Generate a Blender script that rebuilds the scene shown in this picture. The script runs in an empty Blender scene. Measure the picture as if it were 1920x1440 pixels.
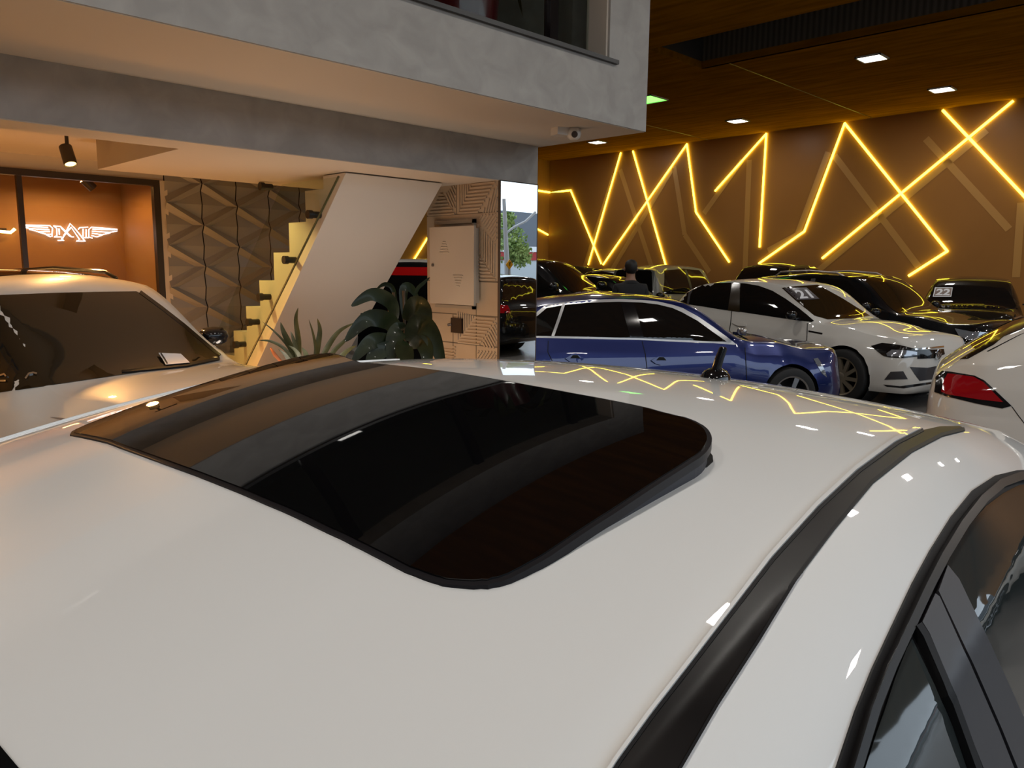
import bpy, bmesh, math, random
import numpy as np
from mathutils import Vector, Matrix, Euler
from mathutils.bvhtree import BVHTree
from mathutils.geometry import delaunay_2d_cdt

random.seed(7)
S = bpy.context.scene
COL = S.collection

# ------------------------------------------------------------------ camera
CAM = Vector((0.0, 0.0, 1.65))
FPX = 1442.0
CR = Vector((0.7060972, -0.7080537, 0.0093057)).normalized()
CU = Vector((0.0977965, 0.1105250, 0.9890501)).normalized()
CF = Vector((0.7013291, 0.6974555, -0.1472865)).normalized()
HR = Vector((CR.x, CR.y, 0)).normalized()      # level right
HF = Vector((-HR.y, HR.x, 0))                  # level forward


def ray(px, py):
    return CF + CR * ((px - 960) / FPX) - CU * ((py - 720) / FPX)


def on_axis(px, py, axis, val):
    d = ray(px, py)
    t = (val - CAM[axis]) / d[axis]
    return CAM + d * t


def onz(px, py, z): return on_axis(px, py, 2, z)
def onx(px, py, x): return on_axis(px, py, 0, x)
def ony(px, py, y): return on_axis(px, py, 1, y)
def W(r, d, z=0.0): return HR * r + HF * d + Vector((0, 0, z))


def at_depth(px, py, d):
    v = ray(px, py)
    return CAM + v * (d / v.dot(HF))


# ------------------------------------------------------------------ materials
MATS = {}


def mat(name, color=(.5, .5, .5), rough=.5, metal=0., coat=0., coat_rough=.03, spec=.5, emit=None, estr=0., trans=0., ior=1.5, alpha=1.):
    if name in MATS: return MATS[name]
    m = bpy.data.materials.new(name); m.use_nodes = True
    b = m.node_tree.nodes['Principled BSDF']
    I = b.inputs
    I['Base Color'].default_value = (*color, 1); I['Roughness'].default_value = rough; I['Metallic'].default_value = metal
    I['Coat Weight'].default_value = coat; I['Coat Roughness'].default_value = coat_rough
    I['Specular IOR Level'].default_value = spec; I['IOR'].default_value = ior
    I['Transmission Weight'].default_value = trans; I['Alpha'].default_value = alpha
    if emit:
        I['Emission Color'].default_value = (*emit, 1); I['Emission Strength'].default_value = estr
    MATS[name] = m
    return m


def noisy(name, c1, c2, scale=4., detail=6., rough=.6, stretch=(1, 1, 1), bump=0., coords='Object', distortion=0., lo=.35, hi=.65, spec=.5, coat=0.):
    if name in MATS: return MATS[name]
    m = mat(name, c1, rough, spec=spec, coat=coat)
    nt = m.node_tree; N = nt.nodes; L = nt.links
    tc = N.new('ShaderNodeTexCoord'); mp = N.new('ShaderNodeMapping'); mp.inputs['Scale'].default_value = stretch
    nz = N.new('ShaderNodeTexNoise'); nz.inputs['Scale'].default_value = scale; nz.inputs['Detail'].default_value = detail
    nz.inputs['Distortion'].default_value = distortion
    cr = N.new('ShaderNodeValToRGB'); cr.color_ramp.elements[0].position = lo; cr.color_ramp.elements[1].position = hi
    cr.color_ramp.elements[0].color = (*c1, 1); cr.color_ramp.elements[1].color = (*c2, 1)
    L.new(tc.outputs[coords], mp.inputs['Vector']); L.new(mp.outputs[0], nz.inputs['Vector']); L.new(nz.outputs['Fac'], cr.inputs[0])
    L.new(cr.outputs[0], N['Principled BSDF'].inputs['Base Color'])
    if bump:
        bp = N.new('ShaderNodeBump'); bp.inputs['Strength'].default_value = bump
        L.new(nz.outputs['Fac'], bp.inputs['Height']); L.new(bp.outputs[0], N['Principled BSDF'].inputs['Normal'])
    return m


def paint(name, color, rough=.35, metal=0., coat=1.):
    return mat(name, color, rough, metal, coat=coat, coat_rough=.02, spec=.05 if metal == 0 else .5)


PEARL = paint('pearl white paint', (.80, .80, .785), .38)
WHITE = paint('white paint', (.62, .60, .56), .4)
BLUE = paint('deep blue paint', (.002, .013, .11), .3, .5)
BLACKP = paint('black paint', (.006, .006, .007), .3)
BROWNP = paint('dark brown paint', (.012, .009, .006), .3)
SILVERP = paint('grey silver paint', (.20, .20, .19), .35, .3)
REDP = paint('red paint', (.55, .008, .008), .4)
GLASSD = mat('dark tinted glass', (.006, .006, .006), .03, spec=.6)
GLASSB = mat('brown tinted windshield', (.020, .013, .006), .03, spec=.6)
GLASSG = mat('grey green glass', (.030, .036, .036), .03, spec=.75)
ROOFG = mat('black roof glass', (.0025, .0025, .003), .015, spec=.75)
RUBBER = mat('black rubber', (.008, .008, .009), .5, spec=.15)
MATTE = mat('matte charcoal plastic', (.030, .028, .032), .42)
GLOSSK = mat('gloss black plastic', (.006, .006, .007), .12)
TYRE = mat('tyre rubber', (.010, .010, .010), .7)
CHROME = mat('chrome', (.75, .75, .75), .12, 1.)
SILV = mat('silver alloy', (.45, .45, .46), .3, 1.)
BRONZE = mat('dark bronze alloy', (.32, .27, .19), .35, .6)
REDL = mat('red lamp lens', (.16, .003, .006), .08, coat=1., emit=(1, .01, .02), estr=.04)
LAMP = mat('clear lamp lens', (.30, .32, .36), .08, .5, coat=1.)
LED_Y = mat('yellow led', (1, .8, .1), .5, emit=(1., .92, .06), estr=4.6)
PAPER = mat('white paper', (.75, .75, .78), .6)
INK = mat('dark ink', (.02, .02, .02), .6)
DARK = mat('dark void', (.004, .004, .004), .8)


def thin_glass(name, tint, rough=0.):
    m = bpy.data.materials.new(name); m.use_nodes = True; N = m.node_tree.nodes; L = m.node_tree.links; N.clear()
    o = N.new('ShaderNodeOutputMaterial'); mx = N.new('ShaderNodeMixShader'); t = N.new('ShaderNodeBsdfTransparent'); g = N.new('ShaderNodeBsdfGlossy'); f = N.new('ShaderNodeFresnel')
    t.inputs[0].default_value = (*tint, 1); g.inputs['Roughness'].default_value = rough; f.inputs[0].default_value = 1.5
    ge = N.new('ShaderNodeNewGeometry'); s1 = N.new('ShaderNodeMath'); s1.operation = 'SUBTRACT'; s1.inputs[0].default_value = 1.; mu = N.new('ShaderNodeMath'); mu.operation = 'MULTIPLY'
    L.new(ge.outputs['Backfacing'], s1.inputs[1]); L.new(f.outputs[0], mu.inputs[0]); L.new(s1.outputs[0], mu.inputs[1]); L.new(mu.outputs[0], mx.inputs[0]); L.new(t.outputs[0], mx.inputs[1]); L.new(g.outputs[0], mx.inputs[2]); L.new(mx.outputs[0], o.inputs[0])
    MATS[name] = m; return m


# ------------------------------------------------------------------ mesh helpers
class MB:
    def __init__(s): s.v = []; s.f = []; s.smooth = True

    def add(s, vs, fs):
        o = len(s.v); s.v += [tuple(v) for v in vs]; s.f += [tuple(i + o for i in f) for f in fs]; return s

    def box(s, c, d, rot=None):
        M = rot.to_matrix() if isinstance(rot, Euler) else (rot if rot is not None else Matrix.Identity(3))
        c = Vector(c); h = Vector(d) / 2
        vs = [c + M @ Vector((h.x * i, h.y * j, h.z * k)) for i in (-1, 1) for j in (-1, 1) for k in (-1, 1)]
        return s.add(vs, [(0, 1, 3, 2), (4, 6, 7, 5), (0, 4, 5, 1), (2, 3, 7, 6), (0, 2, 6, 4), (1, 5, 7, 3)])

    def box2(s, a, b):
        a = Vector(a); b = Vector(b)
        return s.box((a + b) / 2, [abs(b[i] - a[i]) for i in range(3)])

    def tube(s, pts, rad, n=10, caps=True, flat=1.0):
        pts = [Vector(p) for p in pts]; m = len(pts)
        rads = rad if isinstance(rad, (list, tuple)) else [rad] * m
        o = len(s.v); up = None
        for i, p in enumerate(pts):
            t = (pts[min(i + 1, m - 1)] - pts[max(i - 1, 0)])
            t = t.normalized() if t.length > 1e-9 else Vector((0, 0, 1))
            if up is None: up = Vector((0, 0, 1)) if abs(t.z) < .9 else Vector((1, 0, 0))
            a = t.cross(up); a = a.normalized() if a.length > 1e-6 else t.orthogonal().normalized()
            b = a.cross(t).normalized(); up = b
            for k in range(n):
                an = 2 * math.pi * k / n
                s.v.append(tuple(p + a * math.cos(an) * rads[i] + b * math.sin(an) * rads[i] * flat))
        for i in range(m - 1):
            for k in range(n):
                k2 = (k + 1) % n
                s.f.append((o + i * n + k, o + i * n + k2, o + (i + 1) * n + k2, o + (i + 1) * n + k))
        if caps:
            s.f.append(tuple(o + k for k in range(n))[::-1]); s.f.append(tuple(o + (m - 1) * n + k for k in range(n)))
        return s

    def lathe(s, prof, M=None, n=32):
        M = M or Matrix.Identity(4); o = len(s.v); m = len(prof)
        for k in range(n):
            a = 2 * math.pi * k / n
            for (r, z) in prof: s.v.append(tuple(M @ Vector((r * math.cos(a), r * math.sin(a), z))))
        for k in range(n):
            k2 = (k + 1) % n
            for i in range(m - 1): s.f.append((o + k * m + i, o + k2 * m + i, o + k2 * m + i + 1, o + k * m + i + 1))
        return s

    def prism(s, poly, d):
        d = Vector(d); n = len(poly); o = len(s.v)
        s.v += [tuple(Vector(p)) for p in poly] + [tuple(Vector(p) + d) for p in poly]
        s.f.append(tuple(range(o, o + n))); s.f.append(tuple(range(o + 2 * n - 1, o + n - 1, -1)))
        for i in range(n):
            j = (i + 1) % n; s.f.append((o + i, o + n + i, o + n + j, o + j))
        return s

    def build(s, name, m=None, parent=None, smooth=False, fix=True, mw=None):
        me = bpy.data.meshes.new(name); me.from_pydata(s.v, [], s.f); me.update()
        if fix:
            bm = bmesh.new(); bm.from_mesh(me); bmesh.ops.recalc_face_normals(bm, faces=bm.faces); bm.to_mesh(me); bm.free()
        if m: me.materials.append(m)
        if smooth:
            for p in me.polygons: p.use_smooth = True
            if smooth is not True:
                try: me.set_sharp_from_angle(angle=math.radians(smooth))
                except Exception: pass
        o = bpy.data.objects.new(name, me); COL.objects.link(o)
        if parent: o.parent = parent
        return o


def tag(o, label=None, cat=None, group=None, kind=None):
    if label: o['label'] = label
    if cat: o['category'] = cat
    if group: o['group'] = group
    if kind: o['kind'] = kind
    return o


def empty(name, loc, rz=0.):
    o = bpy.data.objects.new(name, None); COL.objects.link(o); o.location = loc; o.rotation_euler = (0, 0, rz)
    o.empty_display_size = .1
    return o


def struct(mb, name, m, **k):
    return tag(mb.build(name, m, **k), kind='structure')


def in_poly(x, y, P):
    c = False; j = len(P) - 1
    for i in range(len(P)):
        if (P[i][1] > y) != (P[j][1] > y) and x < (P[j][0] - P[i][0]) * (y - P[i][1]) / (P[j][1] - P[i][1]) + P[i][0]: c = not c
        j = i
    return c


def smooth_poly(P, closed=True, n=6):
    """Catmull-Rom through P."""
    out = []; N = len(P)
    for i in range(N if closed else N - 1):
        p = [Vector(P[(i + k) % N]) if closed else Vector(P[min(max(i + k, 0), N - 1)]) for k in (-1, 0, 1, 2)]
        for j in range(n):
            t = j / n
            out.append(tuple(.5 * ((2 * p[1]) + (p[2] - p[0]) * t + (2 * p[0] - 5 * p[1] + 4 * p[2] - p[3]) * t * t + (3 * p[1] - p[0] - 3 * p[2] + p[3]) * t ** 3)))
    if not closed: out.append(tuple(P[-1]))
    return out


def cdt_fill(P, step):
    """Fill polygon P (2D) with boundary + grid points -> verts, tris, boundary count."""
    B = []
    for i in range(len(P)):
        a = Vector(P[i][:2]); b = Vector(P[(i + 1) % len(P)][:2]); k = max(1, int((b - a).length / step))
        for j in range(k): B.append(a.lerp(b, j / k))
    xs = [p.x for p in B]; ys = [p.y for p in B]; pts = list(B)
    x = min(xs) + step * .5; row = 0
    while x < max(xs):
        y = min(ys) + step * (.5 if row % 2 else .9)
        while y < max(ys):
            if in_poly(x, y, B) and min((Vector((x, y)) - b).length_squared for b in B) > (step * .45) ** 2: pts.append(Vector((x, y)))
            y += step
        x += step; row += 1
    n = len(B)
    V, _, F, ov, _, _ = delaunay_2d_cdt(pts, [(i, (i + 1) % n) for i in range(n)], [], 1, 1e-6)
    return [tuple(v) for v in V], [tuple(f) for f in F]


def patch(V3, N3, F, off, thick):
    """Solid patch: top at +off along normals, skirt going down by thick."""
    keep = [f for f in F if all(V3[i] is not None for i in f)]
    used = sorted({i for f in keep for i in f}); mp = {u: k for k, u in enumerate(used)}
    top = [V3[u] + N3[u] * off for u in used]; F2 = [tuple(mp[i] for i in f) for f in keep]
    ed = {}
    for f in F2:
        for i in range(len(f)):
            e = (f[i], f[(i + 1) % len(f)]); ed[e] = 1
    mb = MB(); mb.add(top, F2); n = len(top)
    bd = [e for e in ed if (e[1], e[0]) not in ed]
    if thick:
        low = [V3[u] + N3[u] * (off - thick) for u in used]; mb.v += [tuple(p) for p in low]
        mb.f += [(b, a, a + n, b + n) for a, b in bd]
    return mb


class Skin:
    """Body surface used to lay panes, lamps, trims on; all in the car's local frame."""
    def __init__(s, root, body):
        s.root = root
        s.M = Matrix.Translation(root.location) @ root.rotation_euler.to_matrix().to_4x4(); s.Mi = s.M.inverted()
        me = body.data
        s.bvh = BVHTree.FromPolygons([v.co for v in me.vertices], [tuple(p.vertices) for p in me.polygons])

    def cast(s, o, d):
        h = s.bvh.ray_cast(o, d)
        if h[0] is None: return None, None
        n = h[1]
        if n.dot(d) > 0: n = -n
        return h[0], n

    def px(s, name, P, m, off=.004, thick=.006, step=5., mirror=False, smooth_n=0, parent=None, sm=True):
        """Pane outlined as seen from the photo's viewpoint, laid on the body."""
        if smooth_n: P = smooth_poly(P, True, smooth_n)
        V, F = cdt_fill(P, step)
        o = s.Mi @ CAM; R3 = s.Mi.to_3x3(); V3 = []; N3 = []
        for v in V:
            h, n = s.cast(o, (R3 @ ray(v[0], v[1])).normalized()); V3.append(h); N3.append(n)
        return s.fin(name, V3, N3, F, m, off, thick, mirror, parent, sm)

    def side(s, name, P, m, off=.004, thick=.006, step=.06, sides=(1, -1), parent=None, smooth_n=0):
        if smooth_n: P = smooth_poly(P, True, smooth_n)
        V, F = cdt_fill(P, step); res = []
        for sg in sides:
            V3 = []; N3 = []
            for v in V:
                h, n = s.cast(Vector((v[0], 3 * sg, v[1])), Vector((0, -sg, 0))); V3.append(h); N3.append(n)
            res.append(s.fin(name, V3, N3, F, m, off, thick, False, parent))
        return res

    def along(s, name, P, m, axis, off=.004, thick=.006, step=.06, parent=None, mirror=False, smooth_n=0):
        """axis 'top': P in (x,y) from above; 'front'/'rear': P in (y,z)."""
        if smooth_n: P = smooth_poly(P, True, smooth_n)
        V, F = cdt_fill(P, step); V3 = []; N3 = []
        for v in V:
            if axis == 'top': o, d = Vector((v[0], v[1], 4)), Vector((0, 0, -1))
            elif axis == 'front': o, d = Vector((6, v[0], v[1])), Vector((-1, 0, 0))
            else: o, d = Vector((-6, v[0], v[1])), Vector((1, 0, 0))
            h, n = s.cast(o, d); V3.append(h); N3.append(n)
        return s.fin(name, V3, N3, F, m, off, thick, mirror, parent)

    def fin(s, name, V3, N3, F, m, off, thick, mirror, parent, sm=True):
        mb = patch(V3, N3, F, off, thick)
        o = mb.build(name, m, parent or s.root, smooth=35 if sm else False)
        if mirror:
            m2 = MB(); m2.v = [(x, -y, z) for x, y, z in mb.v]; m2.f = [f[::-1] for f in mb.f]
            m2.build(name, m, parent or s.root, smooth=35 if sm else False)
        return o


def pchip(K):
    K = sorted(K); x = np.array([k[0] for k in K], float); y = np.array([k[1] for k in K], float)
    h = np.diff(x); dl = np.diff(y) / h; n = len(x); m = np.zeros(n)
    m[0] = dl[0]; m[-1] = dl[-1]
    for i in range(1, n - 1):
        if dl[i - 1] * dl[i] > 0:
            w1 = 2 * h[i] + h[i - 1]; w2 = h[i] + 2 * h[i - 1]; m[i] = (w1 + w2) / (w1 / dl[i - 1] + w2 / dl[i])

    def f(q):
        q = min(max(q, x[0]), x[-1]); i = min(max(int(np.searchsorted(x, q)) - 1, 0), n - 2)
        t = (q - x[i]) / h[i]
        return float(y[i] * (1 + 2 * t) * (1 - t) ** 2 + m[i] * h[i] * t * (1 - t) ** 2 + y[i + 1] * t * t * (3 - 2 * t) + m[i + 1] * h[i] * t * t * (t - 1))
    return f


def car_body(sp):
    """Lofted body in the car frame: +x forward, +y left, z up.  sp holds knot lists."""
    L = sp['L']; top, wt, belt, plan, bot = (pchip(sp[k]) for k in ('top', 'wt', 'belt', 'plan', 'bot'))
    hw = sp['W'] / 2; crown = pchip(sp['crown']); step = sp.get('step', .05)
    n = int(L / step); xs = [-L / 2 + L * i / n for i in range(n + 1)]
    for e in (.012, .03): xs += [L / 2 - e, -L / 2 + e]
    xs += sp.get('xs', []); xs = sorted(set(round(x, 4) for x in xs))
    topfn = sp.get('topfn')
    secs = []
    for x in xs:
        zt = top(x); w = wt(x); wm = hw * plan(x); cr = crown(x); zb = bot(x)
        w = min(w, wm * .93)
        T = [(w * i / 10, zt - cr * (i / 10) ** 2.4) for i in range(11)]
        if topfn:
            b = topfn(x)
            if b is not None: w, T = b
        ze = T[-1][1]
        zl = min(belt(x), ze - .015); wl = min(wm * .885, w + (ze - zl) * 1.6 + .02) if ze - zl < .12 else wm * .885
        pts = list(T)
        # rounded edge, then the side glass plane with slight barrel
        for i in range(1, 9):
            t = i / 8; pts.append((w + (wl - w) * (1 - (1 - t) ** 1.4), ze + (zl - ze) * t))
        zs = max(zl - .155, zb + .28)
        for t in (.25, .5, .75, 1):
            pts.append((wl + (wm * .95 - wl) * t, zl + (zs - zl) * t))
        cz = sp.get('crease', .0)
        for t, k in ((.2, .976), (.4, .995), (.6, 1.002), (.8, .995 - cz), (.9, .98), (1., .94)):
            pts.append((wm * k, zs + (zb - zs) * t))
        pts.append((wm * .6, zb - .01)); pts.append((0, zb - .01))
        secs.append(pts)
    m = len(secs[0]); V = []; F = []
    full = m * 2 - 2
    for x, pts in zip(xs, secs):
        V += [(x, y, z) for y, z in pts] + [(x, -y, z) for y, z in pts[-2:0:-1]]
    for i in range(len(xs) - 1):
        for k in range(full):
            k2 = (k + 1) % full
            F.append((i * full + k, i * full + k2, (i + 1) * full + k2, (i + 1) * full + k))
    F.append(tuple(range(full))); F.append(tuple((len(xs) - 1) * full + k for k in range(full))[::-1])
    # wheel arches
    arches = sp['axles']; ra = sp['arch']; za = sp['wr']
    V = np.array(V); dele = set()
    for fi, f in enumerate(F[:-2]):
        c = V[list(f)].mean(0)
        if abs(c[1]) > hw * .45:
            for ax in arches:
                if (c[0] - ax) ** 2 + (c[2] - za) ** 2 < ra * ra and c[2] < za + ra: dele.add(fi)
    touched = {i for fi in dele for i in F[fi]}
    F = [f for fi, f in enumerate(F) if fi not in dele]
    used = {i for f in F for i in f}
    for i in touched & used:
        for ax in arches:
            dx, dz = V[i][0] - ax, V[i][2] - za; r = math.hypot(dx, dz)
            if r < ra * 1.25 and abs(V[i][1]) > hw * .7: V[i][0] = ax + dx / r * ra; V[i][2] = max(za + dz / r * ra, bot(V[i][0]))
    mb = MB(); mb.v = [tuple(v) for v in V]; mb.f = F
    return mb


WHEELS = {}


def wheel_mesh(kind, r, w, spokes, rimmat, twist):
    key = (kind, r)
    if key in WHEELS: return WHEELS[key]
    RX = Matrix.Rotation(math.pi / 2, 4, 'X')
    a = MB(); ri = r * .70; h = w / 2
    a.lathe([(ri, -h), (r * .9, -h * 1.03), (r * .97, -h * .9), (r, -h * .6), (r, h * .6), (r * .97, h * .9), (r * .9, h * 1.03), (ri, h)], RX, 40)
    t = a.build('wheel', TYRE, None, smooth=40); tm = t.data; bpy.data.objects.remove(t)
    b = MB()
    b.lathe([(ri * 1.0, h), (ri * 1.02, h * 1.02), (ri * .94, h * .95), (ri * .90, h * .4), (ri * .9, -h)], RX, 40)
    b.lathe([(ri * .19, h * .45), (ri * .2, h * .86), (ri * .12, h * .92), (0, h * .92)], RX, 24)
    for k in range(spokes):
        an = 2 * math.pi * k / spokes; tw = twist
        p0 = (ri * .14 * math.cos(an), ri * .14 * math.sin(an)); p1 = (ri * .94 * math.cos(an + tw), ri * .94 * math.sin(an + tw))
        dx, dy = p1[0] - p0[0], p1[1] - p0[1]; l = math.hypot(dx, dy); nx, ny = -dy / l, dx / l
        w0, w1 = ri * .10, ri * (.14 if spokes < 8 else .085)
        P = [(p0[0] + nx * w0, p0[1] + ny * w0), (p0[0] - nx * w0, p0[1] - ny * w0), (p1[0] - nx * w1, p1[1] - ny * w1), (p1[0] + nx * w1, p1[1] + ny * w1)]
        vs = [RX @ Vector((x, y, h * (.84 if i < 2 else .92))) for i, (x, y) in enumerate(P)] + [RX @ Vector((x, y, h * .5)) for x, y in P]
        b.add(vs, [(0, 1, 2, 3), (0, 4, 5, 1), (1, 5, 6, 2), (2, 6, 7, 3), (3, 7, 4, 0)])
    o = b.build('rim', rimmat, None, smooth=30); rm = o.data; bpy.data.objects.remove(o)
    c = MB(); c.lathe([(ri * .93, -h * .2), (0, -h * .2)], RX, 32)
    o = c.build('brake_drum', DARK, None); dm = o.data; bpy.data.objects.remove(o)
    WHEELS[key] = (tm, rm, dm)
    return WHEELS[key]


def add_wheels(root, sp, rimmat=SILV, spokes=5, twist=.0, steer=0., only=None):
    tm, rm, dm = wheel_mesh(rimmat.name + str(spokes), sp['wr'], sp.get('ww', .22), spokes, rimmat, twist)
    for ax in sp['axles']:
        for sg in (1, -1):
            y = sg * (sp['W'] / 2 * .985 - sp.get('ww', .22) / 2)
            w = bpy.data.objects.new('wheel', tm); COL.objects.link(w); w.parent = root; w.location = (ax, y, sp['wr'])
            w.rotation_euler = (0, 0, (math.pi if sg > 0 else 0) + (steer if ax > 0 else 0))
            for nm, me in (('rim', rm), ('brake_drum', dm)):
                q = bpy.data.objects.new(nm, me); COL.objects.link(q); q.parent = w
            M = Matrix.Translation((ax, sg * sp['W'] * .30, sp['wr'])) @ Matrix.Rotation(-sg * math.pi / 2, 4, 'X')
            liner = MB(); liner.lathe([(0, 0), (sp['arch'] * 1.0, 0), (sp['arch'] * 1.0, sp['W'] * .165)], M, 32); liner.build('wheel_well', DARK, root)


def strip_px(sk, name, pts, half, m, off=.003, thick=.004, mirror=False, parent=None):
    """Thin line along a pixel polyline, laid on the body."""
    P = [Vector(p) for p in pts]; A = []; B = []
    for i, p in enumerate(P):
        t = (P[min(i + 1, len(P) - 1)] - P[max(i - 1, 0)]).normalized(); n = Vector((-t.y, t.x)) * half
        A.append(tuple(p + n)); B.append(tuple(p - n))
    return sk.px(name, A + B[::-1], m, off, thick, step=4., mirror=mirror, parent=parent)


def strip_side(sk, name, pts, half, m, off=.003, thick=.004, sides=(1, -1)):
    P = [Vector(p) for p in pts]; A = []; B = []
    for i, p in enumerate(P):
        t = (P[min(i + 1, len(P) - 1)] - P[max(i - 1, 0)]).normalized(); n = Vector((-t.y, t.x)) * half
        A.append(tuple(p + n)); B.append(tuple(p - n))
    return sk.side(name, A + B[::-1], m, off, thick, step=.05, sides=sides)


def car_spec(L=4.3, Wd=1.78, H=1.45, hood=.98, nose=.72, wsb=.95, wst=.15, roofend=-1.35, tailtop=None, tail=.95, belt=.95, beltr=1.0,
             axf=None, axr=None, wr=.32, wroof=.58, kind='hatch', boot=0., step=.05, clear=.20):
    h = L / 2; axf = axf if axf is not None else h - .86; axr = axr if axr is not None else axf - 2.62
    top = [(h, nose - .10), (h - .05, nose), (h - .18, nose + .10), (h - .55, hood - .09), (wsb + .25, hood - .01), (wsb, hood), (wst, H - .045), (wst - .45, H - .004), ((wst + roofend) / 2, H), (roofend, H - .06)]
    if kind == 'hatch': top += [(roofend - (h + roofend) * .55, H - .30 * (H - tail) - .06), (-h + .10, tail + .04), (-h + .03, tail - .02), (-h, tail - .22)]
    elif kind == 'suv': top += [(-h + .22, H - .12), (-h + .12, tail + .05), (-h + .03, tail - .05), (-h, tail - .25)]
    else: top += [(-h + boot, tail + .05), (-h + boot - .12, tail + .02), (-h + .08, tail), (-h + .02, tail - .04), (-h, tail - .2)]
    wt = [(h, .35), (h - .12, .56), (h - .5, .64), (wsb, .69), (wst, wroof + .01), ((wst + roofend) / 2, wroof), (roofend, wroof - .03), (-h + .1, wroof + .0), (-h, .5)]
    crown = [(h, .02), (h - .3, .05), (wsb, .05), (wst, .05), (roofend, .05), (-h, .03)]
    bl = [(h, nose - .16), (h - .3, nose + .05), (wsb + .1, belt - .02), (wsb - .3, belt), (0, belt + .2 * (beltr - belt)), (axr, beltr), (-h + .1, beltr - .06), (-h, tail - .3)]
    plan = [(h, .50), (h - .04, .66), (h - .12, .79), (h - .3, .90), (h - .6, .975), (axf, .99), (0, 1.), (axr, .99), (-h + .45, .96), (-h + .15, .90), (-h + .04, .82), (-h, .70)]
    bot = [(h, clear + .1), (h - .1, clear), (0, clear), (-h + .3, clear + .02), (-h, clear + .14)]
    return dict(L=L, W=Wd, top=top, wt=wt, crown=crown, belt=bl, plan=plan, bot=bot, axles=(axf, axr), arch=wr * 1.13, wr=wr, step=step, crease=.008)


def make_car(name, label, sp, pos, head, m, wheels=None):
    """head = (right, forward) heading in the camera's level frame."""
    hd = (HR * head[0] + HF * head[1]).normalized()
    root = empty(name, pos, math.atan2(hd.y, hd.x)); tag(root, label, 'car')
    body = car_body(sp).build('body', m, root, smooth=50)
    sk = Skin(root, body)
    if wheels: add_wheels(root, sp, **wheels)
    return root, body, sk


def generic_glass(sk, sp, glass=GLASSD, kind='hatch', lamps=True, glass_ws=None):
    """Windscreen, side panes, rear pane and lamps from the car's own proportions."""
    h = sp['L'] / 2; T = pchip(sp['top']); Bt = pchip(sp['belt'])
    kx = sorted(sp['top'], reverse=True); wsb, wst = kx[5][0], kx[6][0]; rend = kx[9][0]; H = kx[8][1]
    w0, w1 = .66, .53
    sk.along('windshield', [(wsb - .04, -w0), (wsb + .03, -.3), (wsb + .05, 0), (wsb + .03, .3), (wsb - .04, w0), (wst + .03, w1), (wst + .08, 0), (wst + .03, -w1)], glass_ws or glass, 'top', step=.09)
    rz = -h + .28 if kind != 'sedan' else rend - .45
    P = [(wsb - .22, Bt(wsb - .2) + .03), ((wsb + wst) / 2 - .12, (T((wsb + wst) / 2) + Bt(0)) / 2 + .04), (wst - .12, H - .13), ((wst + rend) / 2, H - .095), (rend + .05, H - .14), (rz + .12, Bt(rz) + .16), (rz + .05, Bt(rz) + .04)]
    for o in sk.side('side_window', P, glass): pass
    bp = (wst + rend) / 2 + .12
    sk.side('pillar', [(bp - .05, Bt(bp) + .03), (bp - .09, H - .12), (bp, H - .12), (bp + .05, Bt(bp) + .03)], MATTE, off=.007)
    for sx in (bp, bp - 1.0):
        if sx > -h + .5: strip_side(sk, 'door_seam', [(sx, Bt(sx)), (sx, .5), (sx, .32)], .005, RUBBER)
    if kind == 'sedan':
        sk.along('rear_window', [(rend - .05, -.5), (rend - .05, .5), (rend - .45, .6), (rend - .45, -.6)], glass, 'top', step=.1)
    else:
        zt, zb = H - .14, Bt(-h + .2) + .06
        sk.along('rear_window', [(-.5, zt), (.5, zt), (.62, zb), (-.62, zb)], glass, 'rear', step=.1)
    if lamps:
        nz = T(h - .12)
        sk.along('headlight', [(.42, nz - .05), (.80, nz + .02), (.82, nz - .12), (.45, nz - .15)], LAMP, 'front', step=.05, mirror=True)
        sk.along('grille', [(-.38, nz - .07), (.38, nz - .07), (.34, nz - .24), (-.34, nz - .24)], GLOSSK, 'front', step=.06)
        tz = Bt(-h + .1)
        sk.along('tail_lamp', [(.50, tz - .02), (.80, tz + .0), (.82, tz - .16), (.52, tz - .16)], REDL, 'rear', step=.05, mirror=True)


def mirror_part(root, sk, x, y, z, m, both=True, size=(.10, .12, .075)):
    for sg in ((1, -1) if both else (1 if y > 0 else -1,)):
        a = MB(); a.lathe([(0, -1), (.5, -.92), (.85, -.6), (1, 0), (.9, .55), (.6, .85), (0, .95)], Matrix.Translation((x, sg * abs(y), z)) @ Matrix.Diagonal((size[0], size[1], size[2], 1)), 20)
        o = a.build('side_mirror', m, root, smooth=True)
        b = MB(); b.box((x + .01, sg * (abs(y) - .10), z - size[2] * .8), (.06, .12, .03)); b.build('mirror_foot', GLOSSK, o)


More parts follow.
